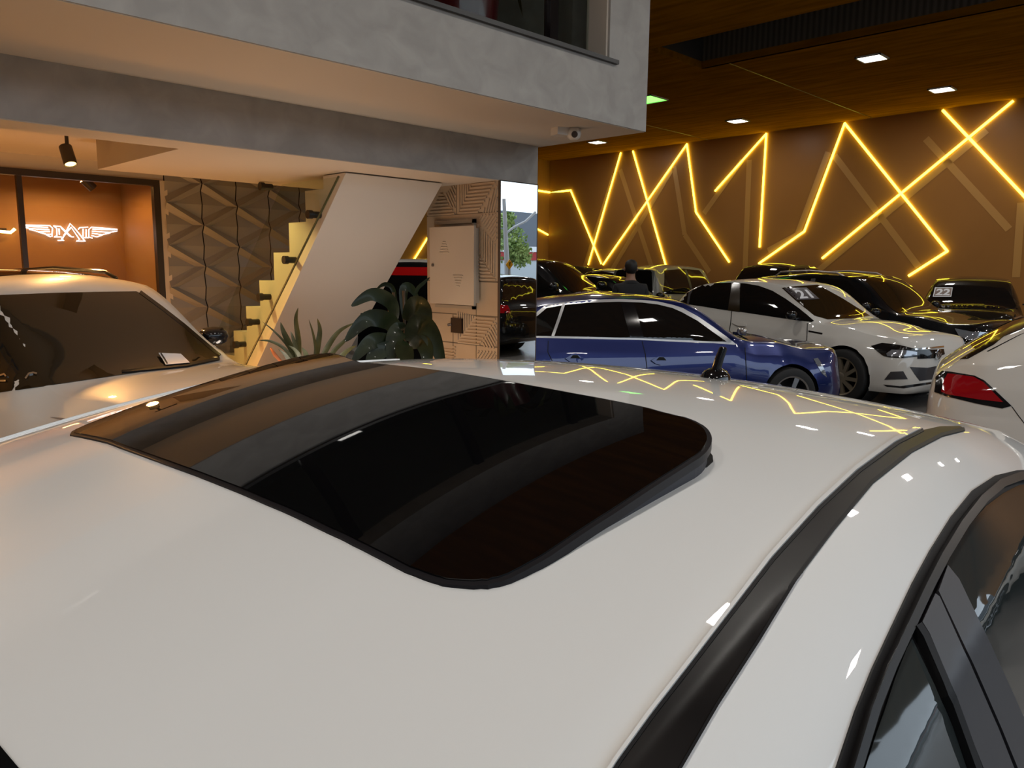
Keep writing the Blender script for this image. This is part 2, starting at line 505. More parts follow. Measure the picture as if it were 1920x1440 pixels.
# ------------------------------------------------------------------ the white saloon in the foreground
def near_car():
    th = math.radians(3.37); e1 = Vector((math.cos(th), math.sin(th), 0)); e2 = Vector((-e1.y, e1.x, 0))
    zc = 1.65 - .174; off = .55
    origin = Vector((.940, .892, 0)) - e1 * off

    def drop(y): y = abs(y); return .103 * y * y + .019 * y ** 4 + 4.5 * max(0, y - .60) ** 2
    def zr(xf): return zc - .188 * xf * xf + .027 * xf ** 4
    h = 2.25
    X = lambda xf: -xf - off
    top = [(X(xf), zr(xf)) for xf in (-.90, -.8, -.6, -.4, -.2, 0, .15, .3, .40)]
    top += [(X(.50), zr(.42) - .012), (X(.62), 1.395), (X(1.10), 1.13), (X(1.28), 1.06), (X(1.6), 1.03), (-h + .03, .98), (-h, .8)]
    top += [(X(-.96), 1.318), (X(-1.75), .97), (X(-2.0), .95), (h - .25, .80), (h - .06, .68), (h, .58)]
    wt = [(h, .4), (h - .2, .60), (X(-1.75), .70), (X(-.9), .72), (X(.4), .715), (X(1.1), .68), (-h + .1, .66), (-h, .5)]
    wtf = pchip(wt); tf = pchip(top)

    def topfn(x):
        w = wtf(x); t = tf(x); ys = [w * i / 14 for i in range(15)]
        return w, [(y, t - drop(y)) for y in ys]
    sp = dict(L=2 * h, W=1.80, top=top, wt=wt, crown=[(-h, .05), (h, .05)],
              belt=[(h, .62), (1.5, .86), (.7, .93), (0, .95), (-1.2, .99), (-h + .1, .93), (-h, .7)],
              plan=[(h, .5), (h - .04, .66), (h - .12, .79), (h - .3, .90), (h - .6, .975), (1.3, .99), (0, 1.), (-1.35, .99), (-h + .45, .96), (-h + .15, .90), (-h + .04, .82), (-h, .70)],
              bot=[(h, .3), (h - .1, .19), (-h + .3, .2), (-h, .32)], axles=(1.38, -1.30), arch=.37, wr=.325, step=.04, crease=.01, topfn=topfn)
    root = empty('sedan', origin, th + math.pi)
    tag(root, 'white sedan in the foreground with its black sunroof glass tilted open', 'car')
    body = car_body(sp).build('body', PEARL, root, smooth=60); sk = Skin(root, body)
    add_wheels(root, sp, SILV, 5)
    # roof trim strips
    RL = [(1098, 1530), (1163, 1430), (1228, 1340), (1294, 1255), (1372, 1153), (1450, 1051), (1537.5, 954), (1610, 886), (1683, 832), (1730, 808), (1762, 801)]
    RR = [(1222, 1530), (1275, 1440), (1343, 1323), (1421, 1202), (1489, 1090), (1562, 993), (1635, 905), (1708, 847), (1765, 817), (1808, 806), (1800, 800)]
    TR = noisy('worn black roof trim', (.007, .006, .006), (.016, .014, .013), 9., 6., .33, lo=.4, hi=.7, spec=.18)
    sk.px('roof_trim', RL + RR[::-1], TR, .0015, .003, step=14., mirror=True)
    strip_px(sk, 'trim_lip', [(x - 7, y - 4) for x, y in RL[:-1]], 3.5, PEARL, .0035, .004, mirror=True)
    strip_px(sk, 'trim_shadow', [(x + .5, y) for x, y in RL[:-1]], 3., RUBBER, .0022, .004)
    strip_px(sk, 'trim_shadow', RR[:-1], 3., RUBBER, .0022, .004)
    # sunroof
    R3 = sk.Mi.to_3x3(); oL = sk.Mi @ CAM
    x0, x1, lift = -.591, -.135, .031

    def glass_z(xl, y):
        xf = -xl - off
        return zr(xf) - drop(y) + .002 + lift * min(max((xf - x0) / (x1 - x0), -.1), 1.2)

    def hit(px, py):
        d = (R3 @ ray(px, py)).normalized(); t = .25; prev = None
        while t < 3:
            p = oL + d * t; g = p.z - glass_z(p.x, p.y)
            if g < 0: return p
            t += .0015
        return None
    edge = [(200, 829), (250, 848), (370, 892), (470, 932), (556, 970), (640, 1010), (700, 1041), (760, 1071), (809, 1090), (840, 1097), (875, 1099.5), (915, 1097), (948, 1089), (985, 1071),
            (1035, 1041), (1085, 1008), (1185, 941), (1285, 876), (1318, 854), (1331, 838), (1335, 822), (1328, 806), (1312, 794), (1288, 784), (1260, 777), (1192, 760), (1079, 738), (919, 709), (850, 698)]
    edge = [p[:2] for p in smooth_poly([(x, y, 0) for x, y in edge], False, 3)]
    pl = [hit(*e) for e in edge]; pl = [(p.x, p.y) for p in pl if p]
    # far side: straight edge with rounded corners (mirror of the near side's extent)
    yn = max(p[1] for p in pl); xa = pl[0][0]; xb = pl[-1][0]; yf = -.445
    fx0 = -x0 - off; fx1 = -x1 - off
    yf = -.435
    far = [(xb, (pl[-1][1] + yf) / 2), (fx1 - .002, yf + .06), (fx1 + .012, yf + .018), (fx1 + .045, yf), (fx0 - .10, yf - .002), (fx0 - .04, yf + .002), (fx0 - .016, yf + .010), (fx0 - .006, yf + .03)]
    out = pl + far

    def flat(name, P, m, off_, thick, parent=root, step=.03):
        V, F = cdt_fill(P, step); V3 = [Vector((x, y, glass_z(x, y))) for x, y in V]
        N3 = [Vector((0, 0, 1))] * len(V)
        return patch(V3, N3, F, off_, thick).build(name, m, parent, smooth=30)
    cx = sum(p[0] for p in out) / len(out); cy = sum(p[1] for p in out) / len(out)

    def inset(P, d):
        Q = []
        for i, p in enumerate(P):
            a = Vector(P[i - 1]); b = Vector(P[(i + 1) % len(P)]); t = (b - a).normalized(); n = Vector((-t.y, t.x))
            if n.dot(Vector((cx, cy)) - Vector(p)) < 0: n = -n
            Q.append(tuple(Vector(p) + n * d))
        return Q
    seal = flat('sunroof_seal', out, mat('sunroof seal rubber', (.011, .010, .012), .4, spec=.2), 0., .009)
    gl = flat('sunroof_glass', inset(out, .0055), ROOFG, .0015, .003)
    bl = MB(); P = inset(out, .004)
    for i in range(len(P)):
        a, b = P[i], P[(i + 1) % len(P)]
        for k in range(3):
            f = lambda q, t, s: (q[0], q[1], (glass_z(*q) - .008) * (1 - t) + (zr(-q[0] - off) - drop(q[1]) - .002) * t)
            o = len(bl.v); bl.v += [f(a, k / 3, 0), f(b, k / 3, 0), f(b, (k + 1) / 3, 0), f(a, (k + 1) / 3, 0)]; bl.f.append((o, o + 1, o + 2, o + 3))
    bl.build('bellows', mat('bellows rubber', (.02, .02, .028), .5), root)
    sk.px('roof_opening', [(1170, 958), (1240, 914), (1300, 868), (1330, 848), (1336, 856), (1337, 866), (1326, 876), (1298, 886), (1210, 934)], RUBBER, .0012, .002, step=10.)
    # antenna
    p, n = sk.cast(oL, (R3 @ ray(1341, 709)).normalized())
    if p is None: p = Vector((X(.42), .13, zr(.42)))
    ab = MB(); ab.lathe([(0, .021), (.012, .020), (.021, .014), (.027, .004), (.028, -.01)], Matrix.Translation(p) @ Matrix.Diagonal((1.25, .95, .9, 1)), 24)
    an = ab.build('antenna_base', GLOSSK, root, smooth=40)
    mt = MB(); q = p + Vector((.0, 0, .012)); u = (sk.Mi.to_3x3() @ CR); mt.tube([q, q + u * .006 + Vector((0, 0, .025)), q + u * .0125 + Vector((0, 0, .044)), q + u * .0128 + Vector((0, 0, .0465))], [.0088, .0082, .0072, .004], 14)
    mt.build('antenna_mast', GLOSSK, root, smooth=40)
    # side glass
    dlo = [(1480, 1720), (1524, 1560), (1566, 1440), (1601, 1335), (1633, 1255), (1669, 1178), (1709, 1094), (1742, 1033), (1782, 969), (1822, 920), (1862, 894), (1903, 884), (1925, 883), (1962, 889), (2000, 915), (2040, 990), (2080, 1150), (2090, 1700), (1800, 2000)]
    sk.px('window_surround', dlo, RUBBER, .003, .006, step=14., mirror=True)
    strip_px(sk, 'surround_ridge', [(1560, 1530), (1591, 1440), (1624, 1335), (1655, 1258), (1690, 1185), (1727, 1108), (1757, 1051), (1795, 990), (1832, 943), (1868, 913), (1903, 900), (1940, 898)], 8, mat('soft black rubber', (.009, .008, .008), .3, spec=.35), .010, .01, mirror=True)
    sk.px('rear_side_window', [(1766, 1066), (1779, 1034), (1806, 993), (1842, 953), (1874, 929), (1903, 914), (1925, 911), (1965, 918), (2005, 965), (2045, 1100), (2060, 1560), (1990, 1540), (1922, 1394), (1883, 1307), (1834, 1202), (1784, 1094)], GLASSG, .005, .006, step=16., mirror=True)
    sk.px('front_side_window', [(1701, 1202), (1742, 1287), (1774, 1363), (1800, 1440), (1836, 1530), (1900, 1720), (1540, 1720), (1585, 1530), (1613, 1440), (1633, 1379), (1649, 1335), (1669, 1275), (1692, 1218)], GLASSG, .005, .006, step=16., mirror=True)
    sk.px('pillar_cover', [(1744, 1116), (1762, 1068), (1783, 1094), (1834, 1202), (1883, 1307), (1924, 1399), (1970, 1500), (1914, 1500), (1888, 1440), (1856, 1363), (1808, 1255)], MATTE, .009, .009, step=14., mirror=True)
    sk.px('pillar_cover', [(1738, 1121), (1713, 1174), (1726, 1195), (1762, 1283), (1798, 1380), (1822, 1440), (1846, 1500), (1904, 1500), (1881, 1440), (1850, 1363), (1802, 1255), (1746, 1127)], MATTE, .009, .009, step=14., mirror=True)
    strip_px(sk, 'window_channel', [(1703, 1180), (1716, 1200), (1752, 1285), (1787, 1380), (1809, 1440), (1833, 1500)], 6, RUBBER, .011, .011, mirror=True)
    ws = X(-.85)
    sk.along('windshield', [(ws, -.64), (ws + .03, 0), (ws, .64), (X(-1.72), .70), (X(-1.78), 0), (X(-1.72), -.70)], GLASSD, 'top', .003, .006, step=.07)
    sk.along('rear_window', [(X(.66), -.56), (X(.62), 0), (X(.66), .56), (X(1.08), .62), (X(1.12), 0), (X(1.08), -.62)], GLASSD, 'top', .003, .006, step=.08)
    sk.along('headlight', [(.45, .60), (.80, .70), (.80, .58), (.5, .52)], LAMP, 'front', mirror=True)
    sk.along('grille', [(-.4, .60), (.4, .60), (.35, .36), (-.35, .36)], GLOSSK, 'front')
    sk.along('tail_lamp', [(.45, .93), (.82, .93), (.82, .78), (.5, .80)], REDL, 'rear', mirror=True)
    for x in (.93, -.15, -1.1): strip_side(sk, 'door_seam', [(x, .90), (x + .02, .6), (x, .3)], .004, RUBBER)
    for x in (-.02, -1.0): sk.side('door_handle', [(x - .1, .80), (x + .1, .81), (x + .1, .835), (x - .1, .825)], PEARL, .03, .03)
    mirror_part(root, sk, .78, 1.0, 1.0, PEARL)


near_car()

# ------------------------------------------------------------------ other cars in front of us
# white suv at the left
sp = car_spec(L=4.45, Wd=1.84, H=1.62, hood=1.02, nose=.86, wsb=.78, wst=-.02, roofend=-1.45, belt=1.02, beltr=1.08, wr=.35, wroof=.60, kind='suv')
SUVW, b, sk = make_car('suv', 'white suv under the warm spotlights beside the glass office', sp, W(-2.86, 5.0), (.94, -.34), WHITE, dict(rimmat=SILV, spokes=5))
sk.px('windshield', [(-560, 700), (-420, 650), (-250, 600), (-100, 566), (0, 554), (100, 550), (180, 548), (255, 547), (264, 551), (330, 601), (410, 668), (411, 672), (350, 684), (250, 700), (100, 722), (0, 736), (-200, 770), (-560, 840)], GLASSB, .004, .006, step=16.)
strip_px(sk, 'windshield_seal', [(262, 548), (300, 576), (345, 611), (412, 668)], 3, GLOSSK, .006, .006)
sk.along('roof_glass', [(-.15, -.45), (-.15, .45), (-1.2, .45), (-1.2, -.45)], ROOFG, 'top', .003, .004, step=.1)
for y in (.57, -.57):
    rr = MB(); rr.tube([(-.2, y, 1.56), (-.3, y, 1.605), (-.8, y, 1.63), (-1.3, y, 1.60), (-1.4, y, 1.55)], .014, 8); rr.build('roof_rail', GLOSSK, SUVW, smooth=40)
mirror_part(SUVW, sk, .30, .96, 1.13, GLOSSK, both=False)
P = [(-1.95, 1.12), (-.3, 1.50), (.2, 1.36), (.62, 1.06)]
sk.side('side_window', [(.50, 1.07), (.22, 1.30), (-.12, 1.47), (-.7, 1.50), (-1.4, 1.47), (-1.75, 1.20), (-1.7, 1.13)], GLASSD)
generic = [(.45, .82), (.82, .86), (.84, .74), (.5, .70)]
sk.along('headlight', generic, LAMP, 'front', mirror=True); sk.along('grille', [(-.4, .82), (.4, .82), (.36, .55), (-.36, .55)], GLOSSK, 'front')
sk.along('tail_lamp', [(.5, 1.0), (.82, 1.0), (.82, .85), (.5, .85)], REDL, 'rear', mirror=True)
strip_px(sk, 'wiper', [(411, 674), (350, 687), (300, 692), (228, 699)], 2.2, RUBBER, .012, .012)
for pts in ([(48, 712), (54, 703), (62, 701), (69, 703)], [(0, 706), (10, 703), (14, 707)], [(0, 715), (14, 715)]):
    strip_px(sk, 'washer_nozzle', pts, 1.6, CHROME, .012, .010)
pp = sk.px('price_slip', [(295, 666), (337, 668), (355, 685), (310, 689)], PAPER, .020, .002, step=6.)
strip_px(sk, 'slip_stripe', [(299, 667), (313, 688)], 1.2, INK, .023, .002, parent=pp)

# blue hatchback
sp = car_spec(L=4.3, Wd=1.78, H=1.40, hood=.95, nose=.74, wsb=.92, wst=.12, roofend=-1.30, belt=.92, beltr=.95, axf=1.32, axr=-1.28, wr=.31, wroof=.57, kind='hatch', tail=.95)
BLUEC, b, sk = make_car('hatchback', 'blue hatchback with chrome window outline behind the mirrored column', sp, W(1.59, 8.87), (math.cos(math.radians(12)), math.sin(math.radians(12))), BLUE, dict(rimmat=SILV, spokes=5))
CAR_DEC = []
dl = [(958, 634), (958, 618), (985, 600), (1006, 586), (1022, 573), (1058, 567), (1102, 562.6), (1160, 561), (1204, 562.6), (1233, 565.5), (1262, 572), (1280, 578), (1309, 594), (1338, 614), (1362, 631.5), (1382, 647), (1338, 643.5), (1280, 641.5), (1197, 637.5), (1087, 635), (1007, 633.5)]
sk.px('window_trim', dl, mat('satin window trim', (.55, .55, .56), .35, .6), .004, .006, mirror=True)
sk.px('side_window', [(966, 629.5), (970, 618), (990, 604), (1009, 592), (1024, 579), (1058, 572.5), (1102, 568.5), (1160, 566.5), (1204, 568), (1233, 571.5), (1260, 578), (1278, 586), (1307, 602), (1336, 623), (1362, 641), (1338, 640.5), (1280, 637.8), (1197, 634), (1087, 631.3), (1007, 630)], GLASSD, .008, .006, mirror=True)
strip_px(sk, 'pillar_trim', [(1057, 571), (1048, 598), (1036, 631)], 2.6, MATS['satin window trim'], .012, .006, mirror=True)
sk.px('pillar', [(1163, 568), (1188, 568), (1207, 634), (1181, 633)], GLOSSK, .011, .006, mirror=True)
for a in ([(1204, 640), (1210, 665), (1214, 700)], [(1028, 639), (1027, 660), (1035, 676), (1040, 690)], [(1397, 652), (1399, 690), (1400, 716)]):
    strip_px(sk, 'door_seam', a, .7, RUBBER, .002, .003, mirror=True)
for x, y in ((1077, 673), (1238, 677)):
    sk.px('door_handle', [(x - 18, y - 1), (x - 11, y - 5), (x - 5, y - 8), (x + 6, y - 7.5), (x + 12, y - 3), (x + 18, y), (x + 12, y + 4), (x, y + 8), (x - 10, y + 5)], BLUE, .02, .02, mirror=True)
    sk.px('handle_cup', [(x - 9, y - 1), (x - 4, y - 7), (x + 5, y - 7), (x + 10, y - 1)], RUBBER, .022, .022, mirror=True)
generic_top = sk.along('windshield', [(.90, -.64), (.97, 0), (.90, .64), (.17, .52), (.2, 0), (.17, -.52)], GLASSD, 'top', step=.08)
sk.px('headlight', [(1525, 673), (1533, 671), (1541, 683), (1548, 700), (1550, 707), (1541, 701)], LAMP, .004, .004, mirror=True)
sk.along('rear_window', [(-.5, 1.26), (.5, 1.26), (.6, 1.02), (-.6, 1.02)], GLASSD, 'rear', step=.1)
sk.along('tail_lamp', [(.5, .92), (.8, .92), (.8, .80), (.5, .80)], REDL, 'rear', mirror=True)
mirror_part(BLUEC, sk, .66, .93, 1.03, SILV, size=(.045, .07, .042))

# white hatchback marked 21
sp = car_spec(L=4.2, Wd=1.80, H=1.55, hood=1.03, nose=.80, wsb=.86, wst=.04, roofend=-1.45, belt=.99, beltr=1.10, axf=1.25, axr=-1.38, wr=.345, wroof=.58, kind='hatch', tail=1.05)
POLO, b, sk = make_car('hatchback', 'cream white hatchback with the number 21 on its windshield', sp, W(4.26, 11.24), (.54, -.84), WHITE, dict(rimmat=BRONZE, spokes=10, twist=.5))
PSK = sk
sk.px('side_window', [(1265, 558), (1278, 547), (1295, 536), (1315, 531.7), (1373, 530), (1398, 531.7), (1423, 536), (1448, 545), (1473, 560), (1498, 578), (1515, 592), (1526, 601.7), (1522, 604), (1490, 600), (1440, 592.5), (1390, 585), (1357, 581), (1320, 575), (1278, 569), (1267.5, 563)], GLASSD, .004, .006, mirror=True)
sk.px('pillar', [(1373, 532), (1388, 532), (1387, 585), (1365, 582)], mat('pillar with wall reflection', (.03, .02, .01), .2), .007, .006, mirror=True)  # brown of the reflected wall painted into the pillar colour
strip_px(sk, 'window_bar', [(1302, 535), (1293, 552), (1290, 571)], 2, MATTE, .007, .006, mirror=True)
sk.px('windshield', [(1466, 540), (1490, 537), (1520, 535), (1533, 534), (1580, 560), (1631, 592), (1600, 597), (1552, 599), (1527, 592), (1490, 562)], GLASSB, .004, .006)
hl = sk.px('headlight', [(1633, 649), (1654, 643), (1688, 647), (1715, 654), (1720, 658), (1720.5, 668.5), (1695, 671.5), (1666, 670), (1655.6, 667), (1644, 658)], GLOSSK, .005, .006, step=4, mirror=True)
sk.px('lamp_lens', [(1662, 663), (1672, 656), (1700, 657), (1719, 660), (1719, 666), (1690, 669), (1664, 668)], LAMP, .008, .004, step=4, mirror=True, parent=hl)
sk.px('grille', [(1720, 656.5), (1753, 655.5), (1769, 654), (1771, 664), (1753, 671.5), (1720, 673)], GLOSSK, .005, .006, step=4)
strip_px(sk, 'grille_bar', [(1715, 655), (1740, 653), (1769, 650)], 1.5, CHROME, .008, .006)
sk.px('lower_grille', [(1706, 688), (1739, 689.5), (1779, 682), (1775, 708), (1724, 714), (1715, 702)], MATTE, .004, .006, step=4)
fg = sk.px('fog_lamp', [(1658, 712), (1670, 697), (1693.5, 696), (1702, 711)], MATTE, .004, .006, step=4, mirror=True)
sk.px('lower_intake', [(1656, 721), (1688, 724), (1753, 715), (1757, 718), (1695, 728), (1663, 725)], GLOSSK, .004, .006, step=4)
for a in ([(1372, 583), (1370, 605), (1367, 625)], [(1514, 606), (1513, 630), (1512, 652)]): strip_px(sk, 'door_seam', a, .7, RUBBER, .002, .003, mirror=True)
sk.px('door_handle', [(1373, 606), (1385, 605), (1400, 609), (1399, 612), (1384, 611)], WHITE, .02, .02, mirror=True)
strip_px(sk, 'fender_vent', [(1516, 621), (1532, 624), (1542, 626)], 1.5, GLOSSK, .004, .004, mirror=True)
em = MB(); p, n = sk.cast(sk.Mi @ CAM, (sk.Mi.to_3x3() @ ray(1757, 664)).normalized())
sk.along('rear_window', [(-.5, 1.38), (.5, 1.38), (.62, 1.14), (-.62, 1.14)], GLASSD, 'rear', step=.1)
sk.along('tail_lamp', [(.5, 1.02), (.82, 1.02), (.82, .88), (.5, .88)], REDL, 'rear', mirror=True)
mirror_part(POLO, sk, .52, .96, 1.08, GLOSSK, size=(.065, .09, .06))


def text_mesh(txt, bold=.0):
    c = bpy.data.curves.new('glyphs', 'FONT'); c.body = txt; c.offset = bold
    o = bpy.data.objects.new('glyphs', c); COL.objects.link(o); bpy.context.view_layer.update()
    me = bpy.data.meshes.new_from_object(o.evaluated_get(bpy.context.evaluated_depsgraph_get()))
    vs = [v.co.copy() for v in me.vertices]; fs = [tuple(p.vertices) for p in me.polygons]
    bpy.data.objects.remove(o); bpy.data.curves.remove(c)
    x0, x1 = min(v.x for v in vs), max(v.x for v in vs); y0, y1 = min(v.y for v in vs), max(v.y for v in vs)
    return [((v.x - x0) / (x1 - x0), (v.y - y0) / (y1 - y0)) for v in vs], fs


def text_px(sk, name, txt, Q, m, off, parent=None, bold=.02):
    """Q: photo corners (top-left, top-right, bottom-right, bottom-left)."""
    uv, fs = text_mesh(txt, bold); q = [Vector(p) for p in Q]; o = sk.Mi @ CAM; R3 = sk.Mi.to_3x3(); V3 = []; N3 = []
    for u, v in uv:
        p = q[3].lerp(q[2], u).lerp(q[0].lerp(q[1], u), v)
        h, n = sk.cast(o, (R3 @ ray(*p)).normalized()); V3.append(h); N3.append(n)
    return sk.fin(name, V3, N3, fs, m, off, .002, False, parent, False)


st = sk.px('number_sticker', [(1470, 541), (1512, 540), (1536, 561), (1494, 563)], mat('dull film', (.06, .05, .055), .3), .008, .003, step=5)
text_px(sk, 'number', '21', [(1487, 545), (1512, 544), (1526, 559), (1500, 561)], PAPER, .011, st, .03)
if p is not None:
    up = Vector((0, 0, 1)); sd = up.cross(n).normalized(); up = n.cross(sd)
    Mx = Matrix((sd, up, n)).transposed().to_4x4(); Mx.translation = p + n * .012
    em.lathe([(.066, 0), (.066, .012), (.058, .014), (.058, 0)], Mx, 32); o = em.build('emblem', CHROME, POLO, smooth=30)
    lt = MB()
    for A in ([(-.034, .046), (-.012, -.002), (.0, .03)], [(.034, .046), (.012, -.002), (.0, .03)], [(-.052, .012), (-.026, -.050), (0, .004)], [(.052, .012), (.026, -.050), (0, .004)]):
        lt.tube([Mx @ Vector((x, y, .006)) for x, y in A], .0055, 6)
    lt.build('emblem_letters', CHROME, o)
# black suv behind it
sp = car_spec(L=4.6, Wd=1.86, H=1.66, hood=1.06, nose=.88, wsb=1.0, wst=.10, roofend=-1.55, belt=1.04, beltr=1.12, wr=.36, wroof=.60, kind='suv')
BSUV, b, sk = make_car('suv', 'black suv with silver roof rails parked behind the white hatchback', sp, W(6.1, 13.2), (.54, -.84), BLACKP, dict(rimmat=BRONZE, spokes=10, twist=.5))
generic_glass(sk, sp, GLASSD, 'suv', lamps=False, glass_ws=GLASSB)
sk.px('headlight', [(1790, 616), (1821, 622), (1857, 623), (1846, 636), (1817, 638), (1798, 630)], LAMP, .006, .006, step=4, mirror=True)
sk.along('grille', [(-.45, .80), (.45, .80), (.40, .50), (-.40, .50)], GLOSSK, 'front')
for y in (.57, -.57):
    rr = MB(); rr.tube([(-.1, y, 1.58), (-.25, y, 1.645), (-.8, y, 1.68), (-1.4, y, 1.65), (-1.5, y, 1.58)], .016, 8); rr.build('roof_rail', mat('pale rail', (.5, .42, .38), .35, .6), BSUV, smooth=40)
mirror_part(BSUV, sk, .60, 1.0, 1.13, GLOSSK, size=(.065, .09, .06))

# dark pickup marked 22
sp = car_spec(L=4.3, Wd=1.86, H=1.60, hood=1.04, nose=.92, wsb=.80, wst=.10, roofend=-1.0, belt=1.04, beltr=1.08, axf=1.3, axr=-1.4, wr=.38, wroof=.62, kind='sedan', boot=1.0, tail=1.12)
PICK, b, sk = make_car('pickup', 'dark brown pickup with the number 22 on its windshield', sp, W(9.08, 15.3), (-.52, -.855), BROWNP, dict(rimmat=SILV, spokes=6))
sk.px('windshield', [(1753, 538), (1776, 534), (1830, 536), (1883, 540), (1892, 549), (1899, 560), (1907, 578), (1865, 580), (1824, 579), (1762, 578), (1741, 567), (1746, 548)], GLASSD, .006, .006, step=5)
sk.side('side_window', [(.65, 1.10), (.10, 1.46), (-.7, 1.50), (-.9, 1.12)], GLASSD)
sk.along('headlight', [(.45, .86), (.84, .90), (.86, .74), (.5, .72)], LAMP, 'front', mirror=True); sk.along('grille', [(-.42, .88), (.42, .88), (.38, .56), (-.38, .56)], GLOSSK, 'front')
mirror_part(PICK, sk, .60, 1.0, 1.14, BROWNP, size=(.06, .085, .055))
st = sk.px('number_sticker', [(1753, 539.5), (1786.5, 539.5), (1783.5, 557), (1749, 557)], PAPER, .010, .003, step=5)
sk.px('sticker_field', [(1755, 541), (1785, 541), (1782.3, 555.5), (1751, 555.5)], mat('dull brown film', (.16, .10, .08), .4), .0125, .002, step=5, parent=st)
text_px(sk, 'number', '22', [(1757, 542.5), (1783, 542.5), (1780.5, 554.5), (1753, 554.5)], PAPER, .016, st, .03)

# white crossover at the right
sp = car_spec(L=4.4, Wd=1.84, H=1.60, hood=1.0, nose=.86, wsb=.85, wst=.0, roofend=-1.20, belt=1.0, beltr=1.08, wr=.35, wroof=.60, kind='hatch', tail=1.10)
sp['top'] = [q for q in sp['top'] if q[0] > -1.0] + [(-1.15, 1.54), (-1.62, 1.36), (-2.05, 1.08), (-2.12, 1.02), (-2.18, .96), (-2.2, .8)]
sp['plan'] = [(k, v) if k > -2.0 else (k, v + .02) for k, v in sp['plan']]
XOV, b, sk = make_car('crossover', 'white crossover with a red tail lamp at the right edge', sp, W(5.10, 4.68), (.86, -.51), paint('warm white paint', (.60, .585, .545), .38), dict(rimmat=SILV, spokes=5))
XSK = sk
tl = sk.px('tail_lamp', [(1755, 707), (1767, 695.5), (1781, 697), (1828, 704.5), (1846, 713.6), (1864, 730), (1897, 761), (1879, 766), (1832, 757), (1774, 743), (1752.5, 735)], GLOSSK, .004, .008, step=5, mirror=True)
sk.px('lamp_lens', [(1778, 701), (1826.5, 707), (1844.5, 717), (1881, 754), (1835.5, 749), (1774, 739), (1766, 735), (1772, 712)], REDL, .008, .006, step=5, mirror=True, parent=tl)
sk.px('window_corner', [(1800, 674), (1850, 642), (1920, 597), (1990, 553), (1990, 592), (1920, 615), (1882, 631), (1864, 646), (1815, 673)], GLOSSK, .004, .006, step=6, mirror=True)
strip_px(sk, 'hatch_seam', [(1897, 762), (1910, 780), (1935, 812)], .8, RUBBER, .002, .003, mirror=True)
sk.along('rear_window', [(-.52, 1.48), (.52, 1.48), (.66, 1.14), (-.66, 1.14)], GLASSD, 'rear', .003, .006, step=.1)
P = [(.55, 1.05), (.22, 1.30), (-.12, 1.46), (-.7, 1.48), (-1.3, 1.43), (-1.55, 1.16), (-1.4, 1.12)]
sk.side('side_window', P, GLASSD)
sk.along('windshield', [(.82, -.66), (.88, 0), (.82, .66), (.05, .53), (.08, 0), (.05, -.53)], GLASSD, 'top', step=.09)
mirror_part(XOV, sk, .58, 1.0, 1.10, GLOSSK)

# ---- the row along the lit wall (mostly roofs and glass in view)
def wrd(x, y): v = Vector((x, y, 0)); return (v.dot(HR), v.dot(HF))


ROW = [
    ('pickup', 'tall black vehicle with a long sloping windshield just right of the mirrored column', dict(L=4.5, Wd=1.84, H=1.87, hood=1.28, nose=1.05, wsb=1.05, wst=.15, roofend=-1.5, belt=1.24, beltr=1.28, wr=.37, kind='suv'), (.63, 15.03), (.84, -.54), BLACKP, 'suv'),
    ('suv', 'black suv at the far end of the wall row, nearest to the corner', dict(L=4.4, Wd=1.84, H=1.82, hood=1.1, nose=.9, wsb=1.0, wst=.1, roofend=-1.6, belt=1.08, beltr=1.12, wr=.35, kind='suv'), wrd(17.1, 15.7), (-.706, -.709), BLACKP, 'suv'),
    ('hatchback', 'grey hatchback with a pale rounded roof in the wall row left of the person', dict(L=4.2, Wd=1.78, H=1.70, hood=1.0, nose=.8, wsb=.95, wst=.15, roofend=-1.3, belt=1.0, beltr=1.05, wr=.33, kind='hatch'), wrd(17.1, 13.3), (-.706, -.709), SILVERP, 'hatch'),
    ('sedan', 'black car with light streaks on its roof right behind the person in black', dict(L=4.4, Wd=1.80, H=1.56, hood=.98, nose=.78, wsb=.95, wst=.1, roofend=-1.1, belt=.98, beltr=1.02, wr=.33, kind='hatch'), (2.29, 17.05), (.84, -.54), BLACKP, 'hatch'),
    ('hatchback', 'pale grey hatchback in the wall row showing its rear window', dict(L=4.2, Wd=1.80, H=1.80, hood=1.05, nose=.85, wsb=.95, wst=.15, roofend=-1.5, belt=1.05, beltr=1.1, wr=.34, kind='suv'), wrd(17.0, 11.0), (.706, .709), SILVERP, 'suv'),
    ('suv', 'black suv in the wall row, rounded roof above the cream hatchback', dict(L=4.4, Wd=1.84, H=1.86, hood=1.08, nose=.9, wsb=1.0, wst=.1, roofend=-1.4, belt=1.08, beltr=1.12, wr=.35, kind='hatch', wroof=.55), wrd(17.2, 8.6), (-.706, -.709), BLACKP, 'hatch'),
]
for nm, lab, kw, pos, hd, pm, kd in ROW:
    sp = car_spec(step=.08, **kw)
    r, b, sk = make_car(nm, lab, sp, W(*pos), hd, pm, dict(rimmat=SILV, spokes=5))
    generic_glass(sk, sp, GLASSD, kd)
    mirror_part(r, sk, kw['wsb'] - .3, .98, kw['belt'] + .12, pm)

